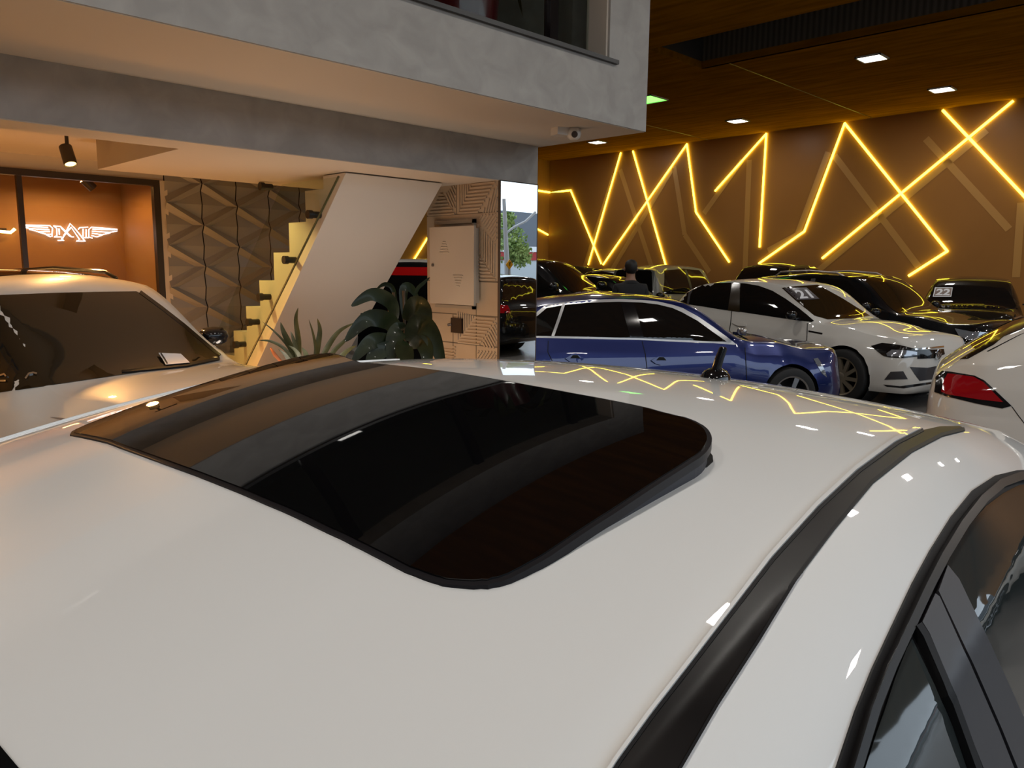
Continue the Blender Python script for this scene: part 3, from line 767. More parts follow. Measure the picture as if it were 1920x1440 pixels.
# red and white van seen through the gap beside the stair
sp = car_spec(L=3.7, Wd=1.86, H=1.80, hood=1.1, nose=.9, wsb=1.2, wst=.65, roofend=-1.5, belt=1.22, beltr=1.22, wr=.34, kind='suv', step=.08)
VAN, b, sk = make_car('van', 'black van with red band and white roof, behind the gap beside the stair', sp, W(-1.35, 12.55), (.885, -.46), BLACKP, dict(rimmat=SILV, spokes=5))
sk.along('roof_panel', [(-1.6, -.6), (-1.6, .6), (.5, .58), (.5, -.58)], WHITE, 'top', .006, .01, step=.15)
sk.side('side_window', [(1.1, 1.26), (.7, 1.52), (-1.5, 1.52), (-1.6, 1.26)], GLASSD, step=.12)
sk.side('body_band', [(.6, 1.67), (-1.5, 1.67), (-1.5, 1.545), (.6, 1.545)], REDP, step=.12)

# black suv by the street, seen in the mirror panel
MY = 5.149


def mirrored(px, py, d):
    p = at_depth(px, py, d); return Vector((p.x, 2 * MY - p.y, p.z))


sp = car_spec(L=4.5, Wd=1.85, H=1.62, hood=1.05, nose=.9, wsb=.95, wst=.1, roofend=-1.5, belt=1.0, beltr=1.06, wr=.36, kind='suv', wroof=.60)
qv = W(-1.5, 16.3); q = Vector((qv.x, 2 * MY - qv.y, 0))
hdw = Vector((-.14, -.99, 0))      # world heading
SUVM, b, sk = make_car('suv', 'black suv with red tail lamps reflected in the mirror panel', sp, (q.x, q.y, 0), (hdw.dot(HR), hdw.dot(HF)), BLACKP, dict(rimmat=SILV, spokes=5))
generic_glass(sk, sp, GLASSD, 'suv')


# ------------------------------------------------------------------ person between the cars
def person(loc, face):
    root = empty('person', loc, face)
    tag(root, 'person with short dark hair in a black t-shirt standing among the cars, seen from behind', 'person')

    def skin(name, V, E, Rr, m, par, sub=2):
        me = bpy.data.meshes.new(name); me.from_pydata(V, E, []); o = bpy.data.objects.new(name, me); COL.objects.link(o)
        md = o.modifiers.new('s', 'SKIN'); o.modifiers.new('u', 'SUBSURF').levels = sub; o.modifiers['u'].render_levels = sub
        sv = me.skin_vertices[0].data
        for i, r in enumerate(Rr): sv[i].radius = r if isinstance(r, tuple) else (r, r)
        sv[0].use_root = True; md.use_smooth_shade = True
        bpy.context.view_layer.update()
        m2 = bpy.data.meshes.new_from_object(o.evaluated_get(bpy.context.evaluated_depsgraph_get())); bpy.data.objects.remove(o)
        m2.materials.clear(); m2.materials.append(m); o = bpy.data.objects.new(name, m2); COL.objects.link(o); o.parent = par
        return o
    SK = mat('skin', (.30, .16, .10), .5); CL = mat('black cotton', (.008, .008, .009), .8); JE = mat('dark denim', (.02, .025, .04), .8)
    body_v = [(0, 0, .95), (0, 0, 1.15), (0, 0, 1.38), (0, 0, 1.50), (0, .005, 1.57), (0, .02, 1.66), (0, .02, 1.735)]
    E = [(i, i + 1) for i in range(6)]; Rr = [(.15, .11), (.145, .105), (.16, .11), (.075, .07), (.055, .055), (.078, .095), (.055, .07)]
    for sg in (-1, 1):
        o = len(body_v); body_v += [(sg * .19, 0, 1.42), (sg * .24, -.01, 1.15), (sg * .26, .06, .92), (sg * .262, .10, .84)]
        E += [(2, o), (o, o + 1), (o + 1, o + 2), (o + 2, o + 3)]; Rr += [.055, .042, .030, .032]
        for k in range(5):
            f = len(body_v); a = -.03 + .016 * k; ln = (.05, .075, .082, .076, .06)[k]
            body_v += [(sg * .262, .10 + a * .9, .80), (sg * (.262 - .004), .112 + a, .80 - ln)]; E += [(o + 3, f), (f, f + 1)]; Rr += [.011, .008]
        o = len(body_v); body_v += [(sg * .095, 0, .86), (sg * .10, .015, .48), (sg * .105, -.01, .09), (sg * .11, .12, .05)]
        E += [(0, o), (o, o + 1), (o + 1, o + 2), (o + 2, o + 3)]; Rr += [.085, .06, .045, .04]
    b = skin('body', body_v, E, Rr, SK, root)
    tv = [(0, 0, .93), (0, 0, 1.15), (0, 0, 1.38), (0, 0, 1.47), (0, 0, 1.545)]; te = [(0, 1), (1, 2), (2, 3), (3, 4)]; tr = [(.165, .125), (.16, .12), (.18, .13), (.125, .10), (.072, .075)]
    for sg in (-1, 1):
        o = len(tv); tv += [(sg * .19, 0, 1.42), (sg * .225, -.005, 1.20)]; te += [(2, o), (o, o + 1)]; tr += [.07, .065]
    t = skin('t_shirt', tv, te, tr, CL, root)
    pv = [(0, 0, .97)]; pe = []; pr = [(.155, .118)]
    for sg in (-1, 1):
        o = len(pv); pv += [(sg * .095, 0, .84), (sg * .10, .015, .48), (sg * .105, -.01, .12)]; pe += [(0, o), (o, o + 1), (o + 1, o + 2)]; pr += [.098, .075, .066]
    skin('trousers', pv, pe, pr, JE, root)
    hm = MB(); hm.lathe([(.02, -.098), (.06, -.085), (.085, -.03), (.092, .02), (.082, .065), (.05, .098), (0, .108)], Matrix.Translation((0, .002, 1.695)) @ Matrix.Diagonal((.94, 1.1, 1, 1)), 24)
    hm.build('hair', mat('dark hair', (.008, .006, .005), .6), root, smooth=True)
    fm = MB(); fm.tube([(0, .105, 1.70), (0, .135, 1.675), (0, .112, 1.665)], [.008, .014, .008], 8)
    fm.build('nose', SK, root, smooth=True)
    for sg in (-1, 1):
        em = MB(); em.lathe([(0, -.03), (.012, -.02), (.014, .01), (0, .032)], Matrix.Translation((sg * .088, .01, 1.67)) @ Matrix.Rotation(.2, 4, 'X'), 10); em.build('ear', SK, root, smooth=True)
    lg = MB()
    for sg in (-1, 1):
        lg.add([(sg * .012, -.139, 1.275), (sg * .085, -.128, 1.30), (sg * .085, -.128, 1.29), (sg * .03, -.137, 1.26)], [(0, 1, 2, 3)])
    lg.build('shirt_print', mat('grey print', (.12, .12, .12), .8), root, fix=False)


pp = W((1183 - 960) / 1442 * 10.7 * .99, 10.7)
person((pp.x, pp.y, 0), math.atan2(HF.y, HF.x) - math.pi / 2 + .1)

# ------------------------------------------------------------------ building shell
CEIL = 5.3
CONC = noisy('grey trowelled plaster', (.30, .285, .265), (.375, .36, .335), 4.5, 9, .55, (1, 1, 1.2), .03, distortion=.7, lo=.34, hi=.68)
SOFF = mat('white soffit paint', (.54, .47, .39), .6)
WALLW = mat('warm white wall', (.55, .48, .38), .6)
BEIGE = mat('beige tile', (.34, .27, .20), .45)
FLOOR = noisy('grey polished floor', (.15, .14, .135), (.19, .18, .17), 1.2, 6, .22, spec=.5)
STREET = noisy('asphalt', (.10, .10, .10), (.16, .16, .16), 6, 6, .9)

struct(MB().box2((-9, -7.5, -.1), (21.5, 20, 0)), 'floor', FLOOR)
struct(MB().box2((-60, -90, -.16), (90, -7.5, -.06)), 'floor_street', STREET)

# timber ceiling with a dark slot
tm = mat('brown timber ceiling', (.10, .05, .012), .55, spec=.0)
nt = tm.node_tree; N = nt.nodes; Lk = nt.links
tc = N.new('ShaderNodeTexCoord'); mp = N.new('ShaderNodeMapping'); mp.inputs['Scale'].default_value = (1, .12, 1)
nz = N.new('ShaderNodeTexNoise'); nz.inputs['Scale'].default_value = 9; nz.inputs['Detail'].default_value = 6
cr = N.new('ShaderNodeValToRGB'); cr.color_ramp.elements[0].color = (.21, .085, .003, 1); cr.color_ramp.elements[1].color = (.33, .135, .006, 1); cr.color_ramp.elements[0].position = .35; cr.color_ramp.elements[1].position = .7
Lk.new(tc.outputs['Object'], mp.inputs[0]); Lk.new(mp.outputs[0], nz.inputs[0]); Lk.new(nz.outputs[0], cr.inputs[0]); Lk.new(cr.outputs[0], N['Principled BSDF'].inputs['Base Color'])
sx0, sx1, sy0, sy1 = 11.15, 12.80, -3.5, 7.95
cm = MB()
for a, b in (((-9, -7), (sx0, 20)), ((sx1, -7), (21.5, 20)), ((sx0, -7), (sx1, sy0)), ((sx0, sy1), (sx1, 20))):
    cm.box2((*a, CEIL), (*b, CEIL + .12))
struct(cm, 'ceiling', tm)
rb = mat('dark ribbed cladding', (.035, .030, .026), .6)
nt = rb.node_tree; N = nt.nodes; Lk = nt.links
tc = N.new('ShaderNodeTexCoord'); wv = N.new('ShaderNodeTexWave'); wv.bands_direction = 'Y'; wv.inputs['Scale'].default_value = 3.2
cr = N.new('ShaderNodeValToRGB'); cr.color_ramp.elements[0].color = (.05, .042, .034, 1); cr.color_ramp.elements[1].color = (.11, .095, .08, 1)
Lk.new(tc.outputs['Object'], wv.inputs[0]); Lk.new(wv.outputs[0], cr.inputs[0]); Lk.new(cr.outputs[0], N['Principled BSDF'].inputs['Base Color'])
st = MB()
st.box2((sx1, sy0, CEIL + .0), (sx1 + .06, sy1, CEIL + 1.6)); st.box2((sx0 - .06, sy0, CEIL + .12), (sx0, sy1, CEIL + 1.6))
st.box2((sx0, sy1, CEIL + .12), (sx1, sy1 + .06, CEIL + 1.6)); st.box2((sx0, sy0 - .06, CEIL + .12), (sx1, sy0, CEIL + 1.6)); st.box2((sx0, sy0, CEIL + 1.6), (sx1, sy1, CEIL + 1.66))
struct(st, 'ceiling_slot', rb)
cs = MB()
for y in (2.9, 7.4, 11.9): cs.box2((sx1 + .02, y - .012, CEIL - .004), (19.9, y + .012, CEIL + .001))
struct(cs, 'trim_1', mat('ceiling joint', (.13, .06, .02), .4))

# far wall with the light lines: plane through the photographed ceiling line
A = onz(1031, 302, CEIL); B = onz(1900, 186, CEIL); wd = (B - A); wd.z = 0; wd.normalize(); wn = Vector((-wd.y, wd.x, 0))
if wn.x > 0: wn = -wn          # towards the room
WL = noisy('taupe wall panels', (.34, .15, .04), (.38, .172, .048), .6, 3, .35, lo=.3, hi=.7, spec=.12)
e0 = A - wd * 0; e1 = A + wd * 25.0
struct(MB().prism([e0, e1, e1 - wn * .2, e0 - wn * .2], (0, 0, -CEIL)), 'wall_back', WL)
wl = MB(); wl.box2((4.9, A.y, 0), (A.x + .2, A.y + .2, CEIL)); struct(wl, 'wall_left', WL)


def on_wall(px, py, off=.03):
    d = ray(px, py); t = (A - CAM).dot(wn) / d.dot(wn); return CAM + d * t + wn * off


def on_left(px, py, off=.03):
    p = ony(px, py, A.y); return p + Vector((0, -off, 0))


LEDS = [
    ('yellow led line bending across the far corner beside the column', [(1004, 357, 'l'), (1031, 361, 'l'), (1071, 357), (1128, 494)]),
    ('short yellow led line low on the side wall beside the column', [(1004, 428, 'l'), (1026, 440, 'l')]),
    ('thin yellow led line low on the side wall seen beside the stair', [(800, 447, 'l'), (742, 540, 'l')]),
    ('yellow led line leaning left, first to touch the ceiling right of the column', [(1165, 284), (1104, 496)]),
    ('yellow led line leaning right, second to touch the ceiling right of the column', [(1188, 281), (1250, 500)]),
    ('yellow led zigzag rising to a point then bending down to the right', [(1132, 496), (1289, 268), (1306, 398), (1368, 491)]),
    ('yellow led line shaped like a figure one', [(1342, 358), (1438, 248), (1425, 463)]),
    ('yellow led zigzag peaking at the ceiling and hooking back at its right end', [(1424, 494), (1509, 434), (1585, 229), (1777, 471), (1705, 517)]),
    ('long straight yellow led line climbing right to the ceiling', [(1543, 484), (1900, 188)]),
    ('yellow led line descending right from the ceiling at the right edge', [(1769, 205), (1920, 367), (1990, 442)]),
]
for lab, P in LEDS:
    pts = [on_left(*p[:2]) if len(p) == 3 else on_wall(*p[:2]) for p in P]
    for q in pts: q.z = min(q.z, CEIL - .045)
    b = MB()
    for a, c in zip(pts[:-1], pts[1:]):
        d = (c - a).normalized(); b.tube([a - d * .012, c + d * .012], .028, 4)
    tag(b.build('led_light_line', LED_Y, None, smooth=40), lab, 'light', 'yellow led lines on the far wall')
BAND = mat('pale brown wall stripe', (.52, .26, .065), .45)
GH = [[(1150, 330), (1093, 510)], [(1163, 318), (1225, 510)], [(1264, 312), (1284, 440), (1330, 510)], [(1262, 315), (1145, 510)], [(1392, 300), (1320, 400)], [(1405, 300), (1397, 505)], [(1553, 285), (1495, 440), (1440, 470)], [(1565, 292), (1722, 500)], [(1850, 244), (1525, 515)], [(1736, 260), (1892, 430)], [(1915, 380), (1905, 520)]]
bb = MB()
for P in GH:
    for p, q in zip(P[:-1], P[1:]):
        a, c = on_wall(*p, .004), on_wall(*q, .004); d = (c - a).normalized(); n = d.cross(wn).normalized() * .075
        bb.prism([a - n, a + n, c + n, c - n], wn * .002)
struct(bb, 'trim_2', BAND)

# ceiling lights
LAMPW = mat('white light panel', (1, 1, 1), .5, emit=(1, .95, .88), estr=8)
FRAME = mat('white lamp frame', (.6, .6, .6), .5)
GREEN = mat('green light panel', (.1, 1, .2), .5, emit=(.16, 1., .10), estr=2.2)


PANEL_L = {}


def panel(x, y, sx, sy, label, m, group='square ceiling lights', z=CEIL):
    r = empty('ceiling_light', (x, y, z)); tag(r, label, 'ceiling light', group)
    f = MB()
    for a, b in (((-sx, -sy), (sx, -sy + .03)), ((-sx, sy - .03), (sx, sy)), ((-sx, -sy), (-sx + .03, sy)), ((sx - .03, -sy), (sx, sy))): f.box2((*a, -.025), (*b, .02))
    f.build('frame', FRAME, r)
    d = MB(); a, b = sx - .03, sy - .03; d.add([(-a, -b, -.012), (-a, b, -.012), (a, b, -.012), (a, -b, -.012)], [(0, 1, 2, 3)]); d.build('diffuser', m, r, fix=False)
    if m is LAMPW:
        l = PANEL_L.get('l')
        if not l:
            l = PANEL_L['l'] = bpy.data.lights.new('panel lamp', 'AREA'); l.energy = 20.5; l.color = (1, .95, .88); l.shape = 'SQUARE'; l.size = .36
        q = bpy.data.objects.new('panel_light', l); COL.objects.link(q); q.location = (x, y, z - .03)


named = {(14.15, 5.44): 'bright square ceiling light nearest to the dark ceiling slot', (17.45, 5.29): 'square ceiling light above the crossing yellow lines at right',
         (17.70, 9.91): 'square ceiling light above the yellow figure one', (17.91, 14.45): 'square ceiling light beside the security camera and the slab corner'}
for (x, y), l in named.items(): panel(x, y, .215, .215, l, LAMPW)
k = 0
for x in (10.0, 6.9, 3.6, .4, -2.8):
    for y in (9.9, 5.4, .9, -3.6):
        if (x < 6.5 and y > 3.5) or (x, y) == (10.0, 5.4): continue
        panel(x, y, .215, .215, 'square white ceiling light high above the parked cars', LAMPW)
for x in (14.15, 17.45):
    for y in (.9, -3.6): panel(x, y, .215, .215, 'square white ceiling light high above the parked cars', LAMPW)
panel(14.25, 10.12, .34, .30, 'green glowing ceiling panel beside the slab edge', GREEN, None)

# mezzanine block
Ys, Yc, Xe, Zs, Zb = 3.95, MY, 5.54, 2.806, 2.455
mz = MB()
mz.box2((-9, Ys, Zs), (Xe, Ys + .22, 3.285))                       # lower face
mz.box2((5.02, Ys, 3.285), (Xe, Ys + .22, CEIL))                   # pier
mz.box2((Xe - .22, Ys + .22, Zs), (Xe, 9.0, CEIL))                 # end
mz.box2((-9, Ys, 4.7), (5.02, Ys + .22, CEIL))                     # upper face
struct(mz, 'wall_mezzanine', CONC)
struct(MB().box2((-9, Ys + .22, Zs + .002), (Xe - .22, 9.0, Zs + .2)), 'floor_mezzanine', WALLW)
struct(MB().box2((-9, Ys + .01, Zs - .004), (Xe - .01, Yc + .4, Zs + .001)), 'ceiling_overhang', SOFF)
bm_ = MB(); bm_.box2((-9, Yc, Zb), (5.497, Yc + .34, Zs - .004)); struct(bm_, 'trim_3', CONC)
struct(MB().box2((-9, Yc + .006, Zb - .006), (2.25, Yc + .34, Zb)).box2((2.25, Yc + .006, Zb - .006), (4.996, 7.164, Zb + .34)), 'ceiling_soffit', SOFF)
struct(MB().box2((-9, Yc + .34, 2.69), (2.25, 8.6, 2.75)).box2((2.25, 7.164, 2.69), (6.5, 8.6, 2.75)), 'ceiling_back', SOFF)
# mezzanine window
wn1 = empty('window_1', (0, Ys, 0)); wn1['kind'] = 'structure'
b = MB(); b.box2((-4, -.03, 3.262), (5.11, .20, 3.292)); b.build('window_sill', mat('dark stone sill', (.028, .027, .026), .4), wn1)
b = MB(); b.box2((5.0, .02, 3.292), (5.022, .22, 4.7)); b.build('window_reveal', SOFF, wn1)
for x in (4.56, 3.15, 1.7):
    b = MB(); b.box2((x - .045, .17, 3.292), (x + .045, .235, 4.7)); b.build('mullion', GLOSSK, wn1)
b = MB(); b.box2((-4, .196, 3.292), (5.02, .204, 4.7)); b.build('pane', thin_glass('clear pane', (.88, .92, .90)), wn1)
rw = MB(); rw.box2((-4, 6.4, 3.0), (5.3, 6.5, 4.9)); rw.box2((-4, 4.2, 4.9), (5.3, 6.5, 5.0)); struct(rw, 'wall_room', mat('grey room wall', (.26, .25, .23), .7))
pt = empty('plant_pot', (4.18, 4.75, 3.006)); tag(pt, 'tall dark red plant pot behind the upper window', 'plant pot')
b = MB(); b.lathe([(0, 0), (.20, 0), (.26, .3), (.31, .9), (.33, 1.15), (.31, 1.15), (.29, .9)], None, 36); b.build('pot', mat('dark red glaze', (.10, .006, .012), .25, coat=.6), pt, smooth=40)
b = MB()
random.seed(3)
for i in range(14):
    a = random.uniform(0, 6.28); l = random.uniform(.5, .8); d = Vector((math.cos(a), math.sin(a), 0)); s = Vector((-d.y, d.x, 0)) * .045
    q = [Vector((0, 0, 1.1)), d * l * .5 + Vector((0, 0, 1.35)), d * l * .8 + Vector((0, 0, 1.15)), d * l + Vector((0, 0, .75))]
    b.add([q[0] - s * .4, q[0] + s * .4, q[1] + s, q[1] - s, q[2] + s, q[2] - s, q[3]], [(0, 1, 2, 3), (3, 2, 4, 5), (5, 4, 6)])
b.build('leaves', mat('dark olive leaf', (.03, .035, .008), .5), pt, fix=False)
# column: tiled face and mirror panel
TX = 4.996
TILE = noisy('beige relief tile', (.40, .30, .20), (.45, .34, .235), 2., 4, .42)
SEAM = mat('tile seam', (.12, .09, .06), .7)
cl = MB(); cl.box2((TX, Yc + .02, 0), (5.492, 6.20, Zb)); struct(cl, 'wall_column', TILE)
rib = MB()


def yz(p): q = onx(p[0], p[1], TX); return (max(q.y, Yc + .03), q.z)


def ribs(P, ang, pitch=.032, w=.014, h=.012):
    P = [Vector(yz(p)) for p in P]; d = Vector((math.cos(ang), math.sin(ang))); n = Vector((-d.y, d.x))
    ks = [p.dot(n) for p in P]; k = min(ks) + pitch * .5
    while k < max(ks):
        xs = []
        for i in range(len(P)):
            a, b = P[i], P[(i + 1) % len(P)]; da, db = a.dot(n) - k, b.dot(n) - k
            if da * db < 0: xs.append((a.lerp(b, da / (da - db))).dot(d))
        if len(xs) >= 2:
            a, b = min(xs), max(xs)
            if b - a > .02:
                q = [d * s + n * (k + o) for s, o in ((a, -w / 2), (b, -w / 2), (b, w / 2), (a, w / 2))]
                rib.prism([(TX, v.x, v.y) for v in q], (-h, 0, 0))
        k += pitch


for P, an in (([(887, 343), (930, 340), (896, 401), (860, 401)], 0), ([(829, 361), (803, 406), (855, 404), (835, 370)], 0), ([(860, 346), (860, 401), (885, 348)], math.pi / 2),
              ([(836, 366), (848, 350), (854, 348), (854, 400)], 1.0), ([(896, 404), (936, 401), (936, 457)], 2.35), ([(895, 418), (935, 462), (935, 526), (895, 468)], math.pi / 2), ([(895, 472), (932, 527), (896, 527)], 0),
              ([(895, 594), (934, 596), (899, 649), (858, 644)], 0), ([(857, 584), (891, 592), (858, 638)], math.pi / 2), ([(935, 602), (902, 649), (935, 654)], .9), ([(896, 657), (935, 660), (935, 690), (896, 690)], 2.3),
              ([(812, 655), (855, 650), (853, 690), (815, 690)], 0), ([(937, 342), (937, 398), (905, 399)], 1.9)): ribs(P, an)
for o in (rib,): pass
struct(rib, 'trim_4', TILE)
sm_ = MB()
for z in (2.172, 1.533, 1.21, .925, .60): sm_.box2((TX - .002, Yc + .02, z - .005), (TX + .01, 6.2, z + .005))
for y, a, b in ((5.746, 2.172, Zb), (5.46, .3, 1.533), (5.80, .3, 1.21)): sm_.box2((TX - .002, y - .004, a), (TX + .01, y + .004, b))
struct(sm_, 'trim_5', SEAM)
mp_ = empty('mirror_panel', (5.25, Yc, 0)); tag(mp_, 'tall narrow mirror panel on the column face, reflecting the street', 'mirror')
b = MB(); b.box2((TX + .008 - 5.25, -.006, .02), (5.494 - 5.25, .018, 2.444)); b.build('mirror_glass', mat('mirror', (.90, .92, .93), .0, 1.), mp_)
b = MB(); b.box2((TX - 5.25, -.008, .0), (TX + .008 - 5.25, .02, 2.45)); b.box2((5.492 - 5.25, -.008, 0), (5.500 - 5.25, .02, 2.45)); b.build('edge_strip', mat('dark edge strip', (.08, .06, .045), .4, .4), mp_)
# electrical cabinet
eb = empty('electrical_cabinet', (TX, 5.8, 1.27)); tag(eb, 'beige metal electrical cabinet with louvred door on the tiled wall', 'cabinet')
CAB = mat('beige cabinet paint', (.46, .385, .30), .4)
iv = eb.location


def bx(mb, a, b): mb.box2(Vector(a) - iv, Vector(b) - iv); return mb


q0, q1 = onx(819, 415, TX), onx(893, 580, TX)
b = MB()
for (ya, za, yb, zb_) in ((q1.y, q0.z - .035, q0.y, q0.z), (q1.y, q1.z, q0.y, q1.z + .03), (q1.y, q1.z, q1.y + .03, q0.z)): bx(b, (TX - .03, ya, za), (TX, yb, zb_))
b.build('frame', mat('cabinet frame', (.33, .27, .20), .5), eb)
c0, c1, c2, c3 = onx(805, 426, 4.90), onx(889, 423.5, 4.90), onx(888, 574, 4.90), onx(806.5, 567.5, 4.90)
yA, yB, zA, zB = (c0.y + c3.y) / 2, (c1.y + c2.y) / 2, (c2.z + c3.z) / 2, (c0.z + c1.z) / 2
b = bx(MB(), (4.925, yB + .03, zA + .02), (TX, yA - .03, zB - .02)); b.build('box', CAB, eb)
b = bx(MB(), (4.90, yB, zA), (4.925, yA, zB)); dr = b.build('door', CAB, eb)
for (px, py, inv) in ((833, 462, 1), (859, 525, -1)):
    b = MB()
    for i in range(5):
        t = i / 4; hw = .02 + .05 * (t if inv > 0 else 1 - t); p = onx(px, py - 10 + 5 * i, 4.90)
        for s in (0,): b.prism([(4.90 - iv.x, p.y - iv.y - hw, p.z - iv.z), (4.892 - iv.x, p.y - iv.y - hw, p.z - iv.z - .006), (4.90 - iv.x, p.y - iv.y - hw, p.z - iv.z - .014)], (0, 2 * hw, 0))
    b.build('louvre', CAB, dr)
p = onx(812, 497, 4.90); b = MB(); b.lathe([(0, 0), (.014, 0), (.014, .012), (0, .014)], Matrix.Translation(p - iv) @ Matrix.Rotation(-math.pi / 2, 4, 'Y'), 16); b.build('lock', mat('grey lock', (.12, .11, .10), .4, .6), dr)
# switch plate
p0, p1 = onx(848.5, 595.5, TX), onx(868.7, 625, TX)
sw = empty('switch_plate', ((TX), (p0.y + p1.y) / 2, (p0.z + p1.z) / 2)); tag(sw, 'small dark brown outlet plate under the electrical cabinet', 'outlet')
b = MB(); b.box((-.012, 0, 0), (.024, abs(p0.y - p1.y), abs(p0.z - p1.z))); b.build('plate', mat('dark brown plastic', (.018, .008, .005), .35), sw)
b = MB(); b.tube([(-.02, abs(p0.y - p1.y) / 2 - .01, .01), (-.035, abs(p0.y - p1.y) / 2 + .03, .0)], .014, 12); b.build('plug', mat('grey plug', (.10, .08, .07), .4), sw)

# stair
STW = mat('white stair plaster', (.60, .55, .49), .6)
stt = empty('staircase', (3.71, 7, 0)); tag(stt, 'white staircase with glass side and smooth sloping underside', 'staircase')
so = Vector(stt.location)
prof = []
for k in range(-2, 7):
    z = 2.06 - .2705 * k; ya = 6.65 + .309 * (k - 1); yb = ya + .309
    if z > 2.44: continue
    prof += [(ya, z), (yb, z)]
prof.append((prof[-1][0], .16)); prof = [(min(y, 8.58), z) for y, z in prof]
low = [(7.90, .15), (7.41, .622), (5.68, 2.434)]
poly = [(5.68, 2.44), (6.03, 2.44)] + prof + low
fl = MB(); fl.prism([(3.71 - so.x, y - so.y, z) for y, z in poly], (1.05, 0, 0)); fl.build('flight', STW, stt)
g0, g1 = onx(637, 331, 3.645), onx(462, 684, 3.645)
gs = (g1.z - g0.z) / (g1.y - g0.y)
gp = [(g0.y, g0.z), (g0.y + .95, g0.z), (8.4, g0.z + gs * (8.4 - g0.y - .95)), (8.4, .2), (g0.y + (.2 - g0.z) / gs, .2)]
b = MB(); b.prism([(3.638 - so.x, y - so.y, z) for y, z in gp], (.012, 0, 0)); b.build('glass_side', thin_glass('balustrade glass', (.90, .93, .88)), stt)
b = MB(); e = [Vector((3.634 - so.x, g0.y - so.y, g0.z)), Vector((3.634 - so.x, g1.y - so.y, g1.z))]; b.tube(e, .010, 6); b.build('glass_edge', mat('dark glass edge', (.05, .06, .03), .2), stt)
for px, py in ((587, 402.5), (541.7, 487.5), (494, 556.7), (473, 604), (448, 646), (497, 350)):
    p = onx(px, py, 3.64) - so; b = MB(); b.tube([p + Vector((-.055, 0, 0)), p + Vector((-.012, 0, 0)), p + Vector((-.012, 0, 0)), p + Vector((.07, 0, 0))], [.038, .038, .030, .030], 16); b.build('standoff', mat('black standoff', (.012, .010, .008), .4), stt, smooth=40)

# relief panel wall
PANW = mat('grey relief panel', (.25, .235, .215), .4)
PY = 8.6
pw = MB(); per = .45; wpan = .40; zref = onz(0, 0, 0).z
zn = ony(377, 423, PY).z; jx = 3.732


def relief(x_a, x_b, zA, zB, zC):
    """triangle on joint x_a from zA to zB, apex on joint x_b at zC."""
    hgt = .06; g = .006 if x_b > x_a else -.006; xa = x_a + g; xb = x_b - g
    A, Bq, C = Vector((xa, zA)), Vector((xa, zB)), Vector((xb, zC)); m = (A + Bq) / 2
    A2, B2, C2 = A.lerp(Bq, .17), Bq.lerp(A, .17), C.lerp(m, .24)
    f = lambda p, d: (p.x, PY - d, p.y)
    vs = [f(A, hgt), f(C, hgt), f(Bq, hgt), f(A2, .012), f(C2, .012), f(B2, .012), f(m, .04)]
    pw.add(vs, [(0, 1, 4, 3), (1, 2, 5, 4), (3, 4, 6), (4, 5, 6)])


for j in range(-1, 5):
    xl, xr = jx + wpan * j, jx + wpan * (j + 1); odd = (j % 2)
    for i in range(-6, 3):
        zl = zn + per * i + (per / 2 if odd else 0)
        relief(xl, xr, zl, zl + per, zl + per / 2); relief(xr, xl, zl - per / 2, zl + per / 2, zl)
pw.v = [(x, y, min(max(z, .0), 2.74)) for x, y, z in pw.v]
struct(pw, 'wall_relief', PANW)
struct(MB().box2((3.34, PY, 0), (5.75, PY + .15, 2.75)), 'wall_relief_back', DARK)

# office behind glass
OFW = mat('office wall paint', (.32, .165, .05), .6)
struct(MB().box2((-9, PY, 2.55), (3.34, PY + .12, 2.75)).box2((3.285, PY - .02, 0), (3.37, PY + .12, 2.55)), 'wall_office', WALLW)
OB = 10.3
struct(MB().box2((-9, OB, 0), (3.6, OB + .12, 2.8)).box2((3.48, PY + .12, 0), (3.6, OB, 2.8)), 'wall_office_back', OFW)
struct(MB().box2((-9, PY + .12, 2.66), (3.6, OB, 2.75)), 'ceiling_office', OFW)
dg = empty('door_1', (2.0, PY, 0)); dg['kind'] = 'structure'
BRN = mat('dark bronze frame', (.022, .014, .008), .4)
b = MB(); b.box2((-8 - 2, -.03, 2.487), (3.29 - 2, .05, 2.55)); b.box2((3.225 - 2, -.03, 0), (3.29 - 2, .05, 2.487)); b.build('door_frame', BRN, dg)
b = MB(); b.box2((1.975 - 2, -.02, 0), (2.02 - 2, .04, 2.487)); b.build('mullion', BRN, dg)
b = MB(); b.box2((-10, .008, .02), (1.225, .018, 2.487)); b.build('pane', thin_glass('office glass', (.93, .92, .90)), dg)
# winged monogram sign on the office wall
sg = empty('wall_sign', (0, OB - .03, 0)); tag(sg, 'white glowing winged monogram sign inside the glass office', 'sign')
NEON = mat('white sign glow', (1, 1, 1), .5, emit=(.93, .88, 1.), estr=2.2)
SGB = mat('sign face', (.20, .12, .06), .5)


def sgp(cx, cy):
    p = ony(cx / 6, 380 + cy / 6, OB - .03); return Vector((p.x, 0, p.z))


def stroke(name, L, r=.0065):
    b = MB()
    for P in L: b.tube([sgp(*p) for p in P], r, 6)
    b.build(name, NEON, sg)


